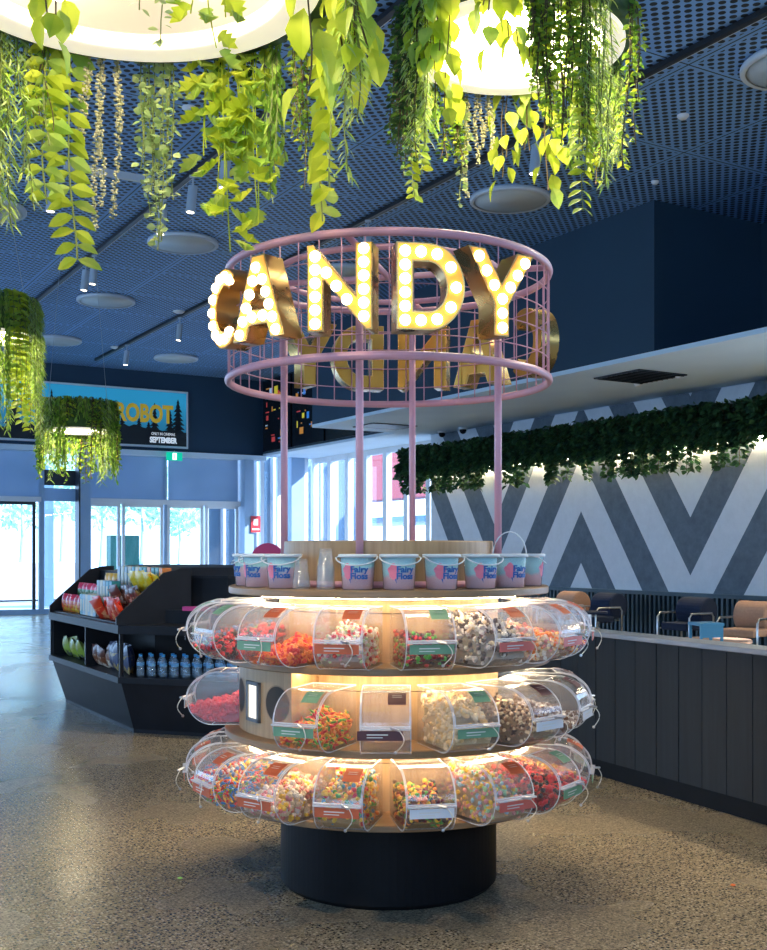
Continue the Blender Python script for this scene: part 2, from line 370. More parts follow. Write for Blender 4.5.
# entrance glazing on the plane t = 26.15
T0 = 26.15
def S(px): return s_at(px, T0)
def zb(y, px):                  # height of a picture row on that plane
    s = S(px); return HC + (PY-y)/F*(SA*s+CA*T0)
pa = MB()
for x0, x1 in ((-120, -62), (-58, 40), (88, 165), (169, 238)):
    pa.box(S(x0), S(x1), T0+0.02, T0+0.08, 2.72, SOFF-0.13, PANEL)
struct('wall_blind_panels', pa, label='blue grey panels above the entrance doors')
fr = MB()
for px, w in ((-120, .1), (-60, .12), (41.5, .12), (165.5, .07)): fr.box(S(px)-w/2, S(px)+w/2, T0-0.02, T0+0.1, 0, SOFF-0.13, FRAME)
fr.box(-14, S(41), T0-0.03, T0+0.1, 2.62, 2.74, WHITE); fr.box(S(86), S(240), T0-0.03, T0+0.1, 2.62, 2.74, WHITE)
fr.box(S(42), S(77), T0, T0+0.08, 3.02, 3.38, DFRAME); fr.box(S(42), S(77), T0, T0+0.08, 2.65, 2.95, PANEL)
fr.box(-14, S(88), T0-0.03, T0+0.1, 0, 0.12, FRAME)
struct('trim_2', fr)
cm = MB(); cm.box(S(77), S(87), T0-0.3, T0+0.05, 0, SOFF-0.13, FRAME); cm.box(S(75.5), S(77), T0-0.3, T0+0.05, 0, SOFF-0.13, DFRAME); struct('wall_column', cm, label='wide blue grey column beside the entrance')
cm = MB(); cm.box(S(240), S(249), T0-0.3, T0+0.05, 0, SOFF-0.13, FRAME); struct('wall_column_right', cm, label='blue grey column at the right of the doors')
def door(n, x0, x1, m, w=0.07, z1=2.62, push=True, label=None):
    a, b = S(x0), S(x1); fm = MB()
    fm.box(a, a+w, T0-0.02, T0+0.05, 0, z1, m); fm.box(b-w, b, T0-0.02, T0+0.05, 0, z1, m)
    fm.box(a, b, T0-0.02, T0+0.05, z1-w, z1, m); fm.box(a, b, T0-0.02, T0+0.05, 0, 0.12, m)
    o = struct('door_%d' % n, fm, label=label)
    g = MB(); g.box(a+w, b-w, T0+0.01, T0+0.02, 0.12, z1-w, GLASS); g.build('glass_pane', o)
    if push:
        h = MB(); h.box(a+w, b-w, T0-0.07, T0-0.03, 0.97, 1.06, WHITE); h.box(b-w-0.08, b-w+0.03, T0-0.09, T0-0.03, 0.95, 1.08, DFRAME); h.build('push_bar', o)
    return o
door(1, -58, -14, DFRAME, push=False, label='left leaf of the sliding entrance door')
door(2, -12, 35.5, DFRAME, push=False, label='right leaf of the sliding entrance door')
door(3, 88, 120, WHITE, push=False, label='first white framed glass door from the left'); door(4, 122, 163, WHITE, push=False, label='second white framed glass door from the left')
door(5, 167, 203, WHITE, label='white framed glass door with push bar, third from left'); door(6, 205, 238, WHITE, label='rightmost white framed door with push bar')
g = MB(); g.box(S(43), S(75), T0+0.01, T0+0.02, 0.12, SOFF-0.13, GLASS); struct('window_1', g)
g = MB(); g.box(-14, S(-62), T0+0.01, T0+0.02, 0.12, 2.62, GLASS); struct('window_2', g)
g = MB(); a, b = S(250), S(316)
g.box(a, b, T0+0.01, T0+0.02, 0.05, SOFF-0.05, GLASS)
for px in (262, 279, 292, 306): g.box(S(px)-0.05, S(px)+0.05, T0-0.02, T0+0.1, 0, SOFF, WHITE if px != 292 else FRAME)
g.box(S(290), S(303), T0-0.1, T0+0.1, 0, SOFF, FRAME)
struct('window_3', g, label='tall corner glazing beside the column')
g = MB(); tt = [19.6+i*0.94 for i in range(8)]
for i, t in enumerate(tt): g.box(13.35, 13.5, t-0.09, t+0.09, 0, SOFF, WHITE)
for i in range(7): g.box(13.42, 13.43, tt[i]+0.09, tt[i+1]-0.09, 0.05, SOFF, GLASS)
g.box(13.35, 13.5, 19.5, 26.2, 0, 0.12, WHITE); g.box(13.36, 13.49, 19.5, 26.2, 3.80, SOFF, WHITE)
struct('window_4', g, label='bright mullioned window wall behind the seating')

def portal(s, t, z, ws, h, dirx, diry):
    d = bpy.data.lights.new('window_portal', 'AREA'); d.shape = 'RECTANGLE'; d.size = ws; d.size_y = h; d.cycles.is_portal = True
    o = bpy.data.objects.new('window_portal', d); COL.objects.link(o); o.location = RP(s, t, z)
    z_ = (RP(dirx, diry)).normalized(); x_ = Vector((0, 0, 1)).cross(-z_).normalized(); y_ = (-z_).cross(x_)
    M = Matrix((x_, y_, -z_)).transposed(); o.rotation_euler = M.to_euler()
portal(-13.9, 16, 2.6, 20, 5.2, 1, 0); portal(4.4, -5.9, 4.6, 14.8, 1.2, 0, 1); portal(-8.5, -5.9, 2.6, 11, 5.2, 0, 1); portal(13.3, 1, 1.95, 14, 3.9, -1, 0)
portal(13.3, 22.85, 1.95, 6.6, 3.9, -1, 0); portal(-0.5, 26.1, 1.95, 27, 3.9, 0, -1)

# outside
GRAV = vary(mat('pale_paving', rough=0.9), 1.2, 0.3, (0.20, 0.27, 0.36), (0.30, 0.38, 0.48))
og = MB(); og.add([(-40, 26.5, -0.05), (60, 26.5, -0.05), (60, 75, -0.05), (-40, 75, -0.05)], [(0, 1, 2, 3)], GRAV)
og.add([(13.7, -10, -0.05), (60, -10, -0.05), (60, 26.5, -0.05), (13.7, 26.5, -0.05)], [(0, 1, 2, 3)], GRAV)
struct('ground_outside', og)
CANO = mat('outside_render', (0.40, 0.46, 0.54), 0.8); REDW = mat('outside_red_fascia', (0.65, 0.10, 0.10), 0.6)
BLUEG = mat('outside_glass_blue', (0.10, 0.20, 0.32), 0.3)
b = MB(); b.box(4, 9.5, 34, 36, 0, 1.1, CANO); b.box(7.9, 8.1, 33, 33.2, 0, 4, BLUEG); b.box(-8, 3, 38, 38.3, 0, 1.0, CANO)
tag(b.build('garden_wall', None, rz=A), 'low white rendered wall outside the entrance doors', 'wall')
b = MB(); b.box(11.2, 16, 28.3, 28.5, 0, 4.2, mat('outside_fin_blue', (0.10, 0.17, 0.25), 0.6))
for i in range(9): b.box(11.1+i*0.5, 11.18+i*0.5, 28.1, 28.3, 0, 4.1, CANO)
tag(b.build('finned_screen', None, rz=A), 'blue screen with white vertical fins outside the corner glazing', 'screen')
b = MB(); b.box(20, 21, 20, 40, 3.3, 6.0, REDW); b.box(20, 24, 20, 40, 1.2, 1.6, BLUEG); b.box(20.5, 24, 18, 40, 2.5, 2.7, BLUEG)
tag(b.build('shopfront_canopy', None, rz=A), 'red fascia and blue rails seen through the bright windows', 'canopy')
b = MB(); b.box(8.9, 9.7, 29.5, 29.9, 0, 1.9, mat('outside_green_kiosk', (0.03, 0.16, 0.12), 0.5)); b.box(7.2, 7.5, 30, 30.3, 0, 3.5, BLUEG)
tag(b.build('ticket_post', None, rz=A), 'dark green post box outside the glass doors', 'post')
PALETREE = leafmat('sunlit_tree_leaf', (0.22, 0.42, 0.30), (0.55, 0.75, 0.62), 0.5)
def tree(px, t, h, r, w):
    s = s_at(px, t); root = thing('tree', 'tree seen through the entrance glass, %s' % w, 'tree', RP(s, t), 0, 'trees outside the entrance')
    b = MB(); b.tube([(0, 0, 0), (0.1, 0, h*0.4), (0, 0.1, h*0.7)], [0.09, 0.06, 0.03], FRAME); b.build('trunk', root)
    b = MB()
    for i in range(420):
        a, q = random.random()*2*pi, random.uniform(-1, 1); rr = r*random.random()**0.4
        c = Vector((rr*cos(a)*sqrt(1-q*q), rr*sin(a)*sqrt(1-q*q), h*0.68+rr*q*0.9))
        M = Matrix.Translation(c) @ Euler((random.random()*6, random.random()*6, 0)).to_matrix().to_4x4()
        w = random.uniform(0.1, 0.26); b.add([(-w, 0, 0), (0, -w*.5, .03), (w, 0, 0), (0, w*.5, .03)], [(0, 1, 2, 3)], PALETREE, M)
    b.build('foliage', root)
for a in ((20, 46, 6, 2.0, 'behind the sliding door'), (60, 40, 6, 1.7, 'in the narrow pane left of the column'), (100, 47, 6, 1.9, 'just right of the column'), (140, 41, 5.5, 1.6, 'behind the second white door'), (178, 53, 5, 1.4, 'behind the door with the push bar')): tree(*a)

# ceiling track rails, spots, disc lights
TRK = mat('black_track', (0.012, 0.014, 0.018), 0.4); SPOTW = mat('pale_blue_spot_can', (0.42, 0.50, 0.60), 0.4)
def track(s, t0, t1, where):
    o = thing('track_rail', 'black ceiling track rail running %s' % where, 'track', RP(s, t0, CEIL), A)
    b = MB(); b.box(-0.032, 0.032, 0, t1-t0, -0.05, -0.002, TRK); b.build('rail', o)
    b = MB(); b.box(0.032, 0.042, 0, t1-t0, -0.05, -0.03, DISCR); b.build('rail_edge', o)
    return o
track(7.2, -3, 25.0, 'from top right over the candy kiosk'); track(4.6, 6, 21.0, 'along the left of the ceiling')
def spot(px, py, s, label, aim=None, t=None):
    t = t if t is not None else t_at(px, s); p = RP(s, t, CEIL)
    o = thing('spotlight', label, 'spotlight', p, 0)
    b = MB(); b.cyl(0.012, -0.18, -0.055, SPOTW, 8); b.box(-0.04, 0.04, -0.02, 0.02, -0.075, -0.05, SPOTW); b.build('stem', o)
    b = MB(); M = Matrix.Translation((0, 0, -0.18)) @ Matrix.Rotation(radians(6), 4, 'Y'); b.cyl(0.055, -0.30, 0, SPOTW, 20, M); b.build('can', o, smooth=False)
    b = MB(); b.cyl(0.042, -0.303, -0.30, LAMPC, 16, M); b.build('lens', o)
    if aim:  # aimed lamps are added out of view to warm kiosk, floor and island
        d = bpy.data.lights.new('added_spot_lamp', 'SPOT'); d.energy = aim[3]; d.color = (1.0, 0.82, 0.58); d.spot_size = radians(50); d.spot_blend = 0.7; d.shadow_soft_size = 0.05
        l = bpy.data.objects.new('added_spot_lamp', d); COL.objects.link(l); l.parent = o; l.location = (-0.05, 0, -0.49)
        l.rotation_euler = (Vector(aim[:3])-(p+Vector((-0.05, 0, -0.49)))).to_track_quat('-Z', 'Y').to_euler()
    return o
for px, s, w in ((94.6, 4.6, 'over the string of beads, left track'), (86, 4.6, 'second along the left track'), (36, 4.6, 'left track near the far end'),
                 (180, 7.2, 'right of the far track, near the letter C'), (127, 7.2, 'at the far end of the right track'), (193, 4.6, 'nearest on the left track, behind lobed leaves'),
                 (163, 4.6, 'left track just above a disc light'), (226, 4.6, 'left track, highest in the photo'), (53, 3.2, 'behind the oval leaf vine at left'),
                 (232, 7.2, 'behind the pink cage at lower left'), (537, 7.2, 'under the track, right of the second planter lamp'), (368, 7.2, 'under the track above the letter N')):
    spot(px, 0, s, 'pale cylinder spotlight ' + w)
for s, t, w, aim in ((7.2, 4.5, 'added on the right track above the camera side', (0.6, 4.6, 0.8, 420)), (7.2, 2.5, 'added on the right track nearest the camera', (1.6, 4.4, 0, 300)), (4.6, 6.2, 'added on the left track in front of the snack island', (-2.35, 9.6, 0.9, 520)),
                     (-1.5, 2.5, 'added on an unseen near left track above the big planter lamp', (-0.6, 4.4, 0.6, 420))):
    spot(0, 0, s, 'pale cylinder spotlight '+w, aim, t)
track(-1.5, -3, 4, 'over the near left floor, added out of view')  # unseen rail, put in to carry one of the added spotlights
b = MB(); b.box(-0.5, 0.5, -0.03, 0.03, -0.08, -0.002, DISCR); tag(b.build('light_bar', None, loc=RP(s_at(108, 12.5), 12.5, CEIL), rz=A), 'short pale light bar crossing the left track', 'light')
def disc(px, py, where, r=0.5):
    Y = (CEIL-HC)*F/(PY-py); o = thing('ceiling_disc_light', 'round opal ceiling disc light ' + where, 'light', ((px-PX)/F*Y, Y, CEIL), 0)
    b = MB(); b.lathe([(0.001, -0.002), (r*0.98, -0.002), (r, -0.02), (r, -0.05), (r*0.97, -0.065), (r*0.9, -0.06)], DISCR, 48); b.build('rim', o, True)
    b = MB(); b.lathe([(0.001, -0.055), (r*0.9, -0.055), (r*0.9, -0.03)], DISC, 48); b.build('diffuser', o, True)
for a in ((510, 197, 'below the second planter lamp'), (183, 241, 'left of the cage, above the letter C'), (106, 299, 'over the suspended leafy lamp at left'),
          (176, 357, 'nearest the film banner'), (57, 339, 'beside the left edge planter lamp'), (798, 62, 'cut by the top right edge'), (-14, 207, 'cut by the left edge'), (343, 271, 'behind the letter N')): disc(*a)
def ceil_bit(px, py, r, name, label, cat, m, h=0.04):
    Y = (CEIL-HC)*F/(PY-py); b = MB(); b.lathe([(0.001, -h), (r*0.6, -h), (r, -h*0.4), (r, -0.001)], m, 20)
    tag(b.build(name, None, True, ((px-PX)/F*Y, Y, CEIL)), label, cat)
ceil_bit(683, 115, 0.06, 'smoke_detector', 'white round smoke detector on the blue panels at right', 'detector', WHITE)
ceil_bit(655, 181, 0.045, 'sprinkler_rose', 'small pale fitting above the bulkhead corner', 'fitting', WHITE)
ceil_bit(179, 311, 0.11, 'ceiling_speaker', 'small white ceiling disc beside the far track', 'speaker', WHITE)
ceil_bit(117, 347, 0.14, 'ceiling_speaker', 'small white ceiling disc near the banner, beyond the bigger discs', 'speaker', WHITE)
ceil_bit(189, 107, 0.07, 'downlight', 'tiny ring fitting behind the lobed leaves', 'fitting', WHITE)
def soffit_bit(px, py, r, label, m=WHITE):
    Y = (SOFF-HC)*F/(PY-py); b = MB(); b.lathe([(0.001, -0.05), (r*0.7, -0.05), (r, -0.001)], m, 16)
    tag(b.build('sprinkler', None, True, ((px-PX)/F*Y, Y, SOFF)), label, 'sprinkler')
soffit_bit(678, 375, 0.05, 'small white sprinkler on the soffit right of the vent'); soffit_bit(638, 383, 0.06, 'small flat fitting on the soffit below the vent')
Y = (SOFF-HC)*F/(PY-376); b = MB(); b.box(-0.45, 0.45, -0.45, 0.45, -0.02, -0.002, DFRAME)
for i in range(9): b.box(-0.42, 0.42, -0.42+i*0.1, -0.40+i*0.1, -0.03, -0.02, BLACK)
tag(b.build('air_vent', None, loc=((640-PX)/F*Y, Y, SOFF), rz=A), 'square black air vent in the soffit at right', 'vent')
Y = (SOFF-HC)*F/(PY-426); b = MB(); b.box(-0.5, 0.5, -0.4, 0.4, -0.02, -0.002, DFRAME); tag(b.build('air_vent', None, loc=((385-PX)/F*Y, Y, SOFF), rz=A), 'dark vent in the soffit behind the pink posts', 'vent')

# ------------------------------------------------------------------ menu screens, banner, signs
SCR = mat('dark_screen', (0.008, 0.010, 0.014), 0.25)
def scrmat(n, c, e=0.28): return mat(n, c, 0.4, emit=c, es=e)
SCC = [scrmat('screen_orange', (0.7, 0.28, 0.05)), scrmat('screen_blue', (0.05, 0.25, 0.7)), scrmat('screen_yellow', (0.8, 0.65, 0.05)), scrmat('screen_white', (0.5, 0.65, 0.8)), scrmat('screen_red', (0.6, 0.06, 0.06))]
def menu(t0, t1, label, seed, dense=True):
    rr = random.Random(seed); o = thing('menu_screen', label, 'screen', RP(11.84, (t0+t1)/2, 4.02), A+pi/2)
    w = (t1-t0)/2; b = MB(); b.box(-w, w, 0, 0.05, 0, 1.8, SCR); b.build('casing', o)
    b = MB()
    n = 26 if dense else 6
    for i in range(n):
        x = rr.uniform(-w*0.85, w*0.7); z = rr.uniform(0.15, 1.6); ww = rr.choice((0.05, 0.12, 0.2))
        b.box(x, min(x+ww, w*0.95), 0.05, 0.054, z, z+rr.choice((0.03, 0.03, 0.12, 0.16)), rr.choice(SCC))
    if dense: b.box(-w*0.1, w*0.15, 0.05, 0.055, 1.35, 1.6, SCC[2])
    b.build('lit_menu', o)
menu(24.3, 25.9, 'dark menu screen with coloured items nearest the corner', 3); menu(22.55, 24.2, 'dark menu screen with a yellow panel and blue pictures', 5)
menu(21.0, 22.45, 'mostly black menu screen beside the soffit point', 8, False); menu(19.65, 20.9, 'narrow black menu screen farthest right behind the posts', 9, False)

SKYB = mat('banner_sky', rough=0.5); k = NT(SKYB); _, _, zz = k.xyz(k.coords()); k.base(k.ramp(k.math('DIVIDE', zz, 1.25), [(0.0, (0.02, 0.12, 0.2)), (0.9, (0.03, 0.36, 0.60))]))
k.link(k.bsdf.inputs['Base Color'].links[0].from_socket, k.bsdf.inputs['Emission Color']); k.bsdf.inputs['Emission Strength'].default_value = 0.35
BANB = mat('banner_forest_black', (0.008, 0.014, 0.02), 0.5); BANY = mat('banner_yellow', (0.60, 0.40, 0.03), 0.5, emit=(0.6, 0.4, 0.03), es=0.25); BANW = mat('banner_white', (0.8, 0.85, 0.9), 0.5, emit=(0.8, 0.85, 0.9), es=0.4)
sL, sR = S(-70), S(187); bw = sR-sL
ban = thing('film_banner', 'wide backlit film banner with yellow title over dark pines', 'banner', RP(sL, T0-0.08, 4.02), A)
b = MB(); b.box(0, bw, 0, 0.07, 0, 1.42, WHITE); b.build('frame', ban)
b = MB(); b.box(0.05, bw-0.05, -0.01, 0, 0.05, 1.37, SKYB); b.build('picture', ban)
b = MB(); rr = random.Random(4)
prof = [(0.05, 0.05)]; x = 0.05
while x < bw-0.2: prof.append((x, rr.uniform(0.28, 0.45)+(0.1 if x > bw*0.7 else 0))); x += 0.12
prof += [(bw-0.05, 0.4), (bw-0.05, 0.05)]
b.add([(x, -0.013, z) for x, z in prof], [tuple(range(len(prof)))], BANB)
for fx, h, w in ((0.955, 1.22, 0.26), (0.92, 0.95, 0.18), (0.855, 1.1, 0.16), (0.79, 0.7, 0.2), (0.72, 0.75, 0.2), (0.83, 0.62, 0.2), (0.44, 1.25, 0.14), (0.30, 1.0, 0.3), (0.2, 1.1, 0.3), (0.1, 1.0, 0.3), (0.55, 0.6, 0.2), (0.62, 0.5, 0.2)):
    for j in range(9):
        z0 = h*(0.2+0.8*j/9); z1 = min(h*(0.2+0.8*(j+1.5)/9), h); ww = w*(1-j/9.0)*rr.uniform(0.75, 1.1)+0.015
        xa = max(fx*bw-ww, 0.05); xb = min(fx*bw+ww, bw-0.05); b.add([(xa, -0.014, z0), (xb, -0.014, z0), (fx*bw, -0.014, z1)], [(0, 1, 2)], BANB)
b.build('forest_silhouette', ban)
def flat_text(txt, size, m, x, z, parent, name, y=-0.02, sx=1.0, bold=0.0, align='LEFT', sz=1.0):
    me = text_mesh(txt, size, m, 0.003, align, bold); me.transform(Matrix.Translation((x, y, z)) @ Matrix.Diagonal((sx, 1, sz, 1)) @ Matrix.Rotation(pi/2, 4, 'X'))
    return obj(name, me, parent)
xr = (S(114)-sL)
flat_text('ROBOT', 0.62, BANY, xr, 0.62, ban, 'title_lettering', bold=0.025, sx=(S(177)-S(114))/2.05*0.88, sz=0.95)
flat_text('WILD', 0.62, BANY, S(20)-sL, 0.62, ban, 'title_lettering', bold=0.025, sx=0.85, sz=0.95)
flat_text('ONLY IN CINEMAS', 0.10, BANW, S(150)-sL, 0.30, ban, 'small_lettering', sx=0.72)
flat_text('SEPTEMBER', 0.22, BANW, S(148.5)-sL, 0.12, ban, 'date_lettering', bold=0.010, sx=0.62, sz=0.85)

ex = thing('exit_sign', 'small green exit sign with a running figure under the pale band', 'sign', RP(S(169), T0-0.4, SOFF-0.24), A)
GRN = mat('exit_green', (0.0, 0.32, 0.20), 0.4, emit=(0.0, 0.45, 0.28), es=0.9); EXW = mat('exit_white', (0.9, 1, 0.95), 0.4, emit=(0.85, 1, 0.92), es=1.6)
b = MB(); b.box(-0.20, 0.20, 0, 0.05, 0, 0.2, GRN); b.build('panel', ex)
b = MB(); b.box(-0.05, 0.05, -0.005, 0, 0.02, 0.18, EXW); b.build('door_symbol', ex)
b = MB()
b.cyl(0.014, -0.012, -0.007, GRN, 10, Matrix.Translation((0.0, -0.0, 0.15)) @ Matrix.Rotation(pi/2, 4, 'X') @ Matrix.Translation((0, 0, 0.018)))
for x0, z0, x1, z1 in ((0, .13, -.01, .08), (-.01, .08, .025, .05), (.025, .05, .02, .03), (-.01, .08, -.03, .04), (0, .12, .03, .10), (0, .12, -.03, .10)): b.tube([(x0, -0.008, z0), (x1, -0.008, z1)], 0.007, GRN, 4)
b.build('running_figure', ex); b = MB(); b.box(-0.01, 0.01, 0.01, 0.03, 0.2, 0.235, WHITE); b.build('bracket', ex)
REDS = mat('red_sign', (0.6, 0.03, 0.05), 0.5)
fs = thing('fire_sign', 'small red and white fire notice on the column', 'sign', RP(S(250.5), T0-0.33, 1.95), A)
b = MB(); b.box(-0.13, 0.13, 0, 0.02, 0, 0.42, REDS); b.build('plate', fs); b = MB(); b.box(-0.06, 0.06, -0.004, 0, 0.18, 0.34, WHITEL); b.box(-0.1, 0.1, -0.004, 0, 0.06, 0.10, WHITEL); b.build('pictogram', fs)
# round pink sign
rs = thing('round_sign', 'round pink and white sign on a stand behind the buckets', 'sign', ((268-PX)/F*17.5, 17.5, 0), 0)
PKS = mat('sign_hot_pink', (0.80, 0.05, 0.20), 0.4); b = MB(); Mx = Matrix.Translation((0, 0, 1.34)) @ Matrix.Rotation(pi/2, 4, 'X')
b.cyl(0.27, 0.0, 0.04, PKS, 40, Mx); b.build('disc', rs); b = MB(); b.add([(0.26*cos(a), -0.045, 1.34+0.26*sin(a)) for a in [radians(-130+i*10) for i in range(17)]], [tuple(range(17))], WHITEL); b.build('white_segment', rs)
b = MB(); b.add([(0.265*cos(a), -0.044, 1.34+0.265*sin(a)) for a in [radians(150+i*8) for i in range(11)]], [tuple(range(11))], BLACK); b.build('dark_segment', rs)
b = MB(); b.cyl(0.02, 0.02, 1.1, STEEL, 10); b.cyl(0.2, 0, 0.02, STEEL, 24); b.build('stand', rs)

# ------------------------------------------------------------------ counter (half wall) at the right
cdir = Vector((-0.446, 0.895, 0)); cp = Vector((1.405, 7.32, 0)); crz = atan2(cdir.y, cdir.x)     # local x runs away from the camera
ctr = thing('serving_counter', 'long low counter of charred dark planks at the right', 'counter', cp, crz)
L0, L1 = -5.0, 0.75          # along the counter; local -y faces the seats, +y faces the kiosk
b = MB(); b.box(L0, L1, -0.14, -0.02, 0, 0.12, BLACK); b.build('kickboard', ctr)
b = MB(); x = L0; rr = random.Random(2)
while x < L1-0.01:
    x2 = min(x+0.198, L1); b.box(x, x2-0.006, -0.02, 0.03+rr.uniform(-.003, .003), 0.12, 0.93, CHAR); x = x2
b.box(L0, L1, -0.14, -0.02, 0.12, 0.93, BLACK); b.box(L1-0.02, L1+0.01, -0.14, 0.02, 0.12, 0.93, CHAR); b.build('plank_front', ctr)
b = MB(); b.box(L0, L1+0.03, -0.16, 0.05, 0.93, 0.962, COUNTERTOP); b.build('worktop', ctr, bevel=0.006)

# ------------------------------------------------------------------ seats behind the counter
def chair(px, s, m, label, yaw=0):
    t = t_at(px, s); o = thing('lounge_chair', label, 'chair', RP(s, t), A-pi/2+yaw)     # faces -y = towards -s
    # built facing -y
    b = MB(); b.cyl(0.20, -0.23, 0.23, m, 28, Matrix.Translation((0, 0.10, 0.62)) @ Matrix.Rotation(pi/2, 4, 'Y')); b.build('backrest', o, bevel=0.03)
    b = MB(); b.box(-0.23, 0.23, -0.42, 0.02, 0.36, 0.47, m); b.build('seat', o, bevel=0.03)
    for sx in (-1, 1):
        b = MB(); b.tube([(sx*0.28, 0.12, 0), (sx*0.28, 0.12, 0.55), (sx*0.28, 0.08, 0.60), (sx*0.28, -0.36, 0.60), (sx*0.28, -0.42, 0.55), (sx*0.28, -0.42, 0.0)], 0.014, STEEL, 8); b.build('arm_frame', o, True)
    b = MB(); b.tube([(-0.28, 0.06, 0.40), (0.28, 0.06, 0.40)], 0.012, STEEL); b.tube([(-0.28, -0.36, 0.38), (0.28, -0.36, 0.38)], 0.012, STEEL); b.build('crossbar', o)
chair(752, 11.7, TAN, 'tan barrel-back lounge chair at the right edge behind the counter', 0.25)
chair(692, 11.9, NAVYF, 'navy lounge chair left of the right tan chair', 0.1)
chair(568, 11.9, TAN, 'brown lounge chair nearest the candy kiosk', 0.0)
chair(604, 11.9, NAVYF, 'navy lounge chair right of the brown chair', 0.0)
def table(px, s, r, h, top, leg, label):
    t = t_at(px, s); o = thing('side_table', label, 'table', RP(s, t), A)
    b = MB(); b.cyl(r, h-0.03, h, top, 36); b.build('tabletop', o)
    b = MB(); b.cyl(0.03, 0.02, h-0.03, leg, 12); b.build('column', o); b = MB(); b.cyl(r*0.6, 0, 0.02, leg, 24); b.build('base', o)
table(716, 9.3, 0.38, 0.52, TAN, STEEL, 'low round tan table in front of the navy chair')
table(590, 10.6, 0.25, 0.62, NAVYF, STEEL, 'small dark round table near the kiosk end')
sq = thing('metal_stool', 'sky blue metal frame stool showing over the counter', 'stool', RP(8.7, t_at(706, 8.7)), 0.2)
for sx in (-1, 1):
    for sy in (-1, 1): b = MB(); b.box(sx*0.115-0.012, sx*0.115+0.012, sy*0.115-0.012, sy*0.115+0.012, 0, 0.72, BLUEM); b.build('leg', sq)
b = MB(); b.box(-0.135, 0.135, -0.135, 0.135, 0.72, 0.75, BLUEM); b.box(-0.12, 0.12, -0.125, -0.11, 0.60, 0.72, BLUEM); b.build('seat', sq)

# ------------------------------------------------------------------ plants
def leaf(b, M, L, Wd, m, fold=0.25, droop=0.2):
    vs = [(0, 0, 0)]; st = [(0.25, 0.75), (0.5, 1.0), (0.78, 0.62)]
    for u, w in st:
        z = -droop*L*u*u; vs += [(-Wd/2*w, L*u, z+fold*Wd*w*0.5), (0, L*u, z), (Wd/2*w, L*u, z+fold*Wd*w*0.5)]
    vs.append((0, L, -droop*L))
    fs = [(0, 2, 1), (0, 3, 2), (1, 2, 5, 4), (2, 3, 6, 5), (4, 5, 8, 7), (5, 6, 9, 8), (7, 8, 10), (8, 9, 10)]
    b.add(vs, fs, m, M)
def lobed(b, M, L, Wd, m):
    pts = [(0, 0)]
    for i, (u, w) in enumerate([(0.02, 0.5), (0.2, 0.95), (0.25, 0.5), (0.45, 1.0), (0.5, 0.45), (0.7, 0.8), (0.74, 0.3), (1.0, 0.05)]): pts.append((Wd/2*w, L*u))
    vs = [(x, y, 0.12*x) for x, y in pts] + [(-x, y, 0.12*x) for x, y in pts[1:]]; n = len(pts); cs = []
    c0 = len(vs); vs += [(0, L*0.25, -0.01), (0, L*0.6, -0.02)]
    fs = [(0, 1, 2, c0), (c0, 2, 3), (c0, 3, 4, c0+1), (c0+1, 4, 5), (c0+1, 5, 6), (c0+1, 6, 7, 8)]
    def mir(i): return 0 if i == 0 else (i if i >= c0 else (n-1+i))
    fs += [tuple(mir(i) for i in reversed(f)) for f in fs]
    b.add(vs, fs, m, M)
def basis(p, d, roll=0.0):                     # y axis along d
    d = Vector(d).normalized(); q = d.to_track_quat('Y', 'Z'); return Matrix.Translation(p) @ q.to_matrix().to_4x4() @ Matrix.Rotation(roll, 4, 'Y')
def strand_pts(rr, x, y, z0, z1, sway=0.02, n=12, out=(0, 0)):
    pts = []; ax, ay = rr.uniform(-1, 1), rr.uniform(-1, 1); ph = rr.random()*6
    for i in range(n+1):
        u = i/n; k = min(1, u*6)
        pts.append(Vector((x+out[0]*k*0.03+sway*(ax*u+0.5*sin(ph+u*7)*u), y+out[1]*k*0.03+sway*(ay*u+0.5*cos(ph+u*6)*u), z0+(z1-z0)*u)))
    return pts
def along(pts, step):
    out = []; acc = 0.0
    for a, c in zip(pts[:-1], pts[1:]):
        L = (c-a).length
        while acc < L: out.append(a.lerp(c, acc/L)); acc += step
        acc -= L
    return out
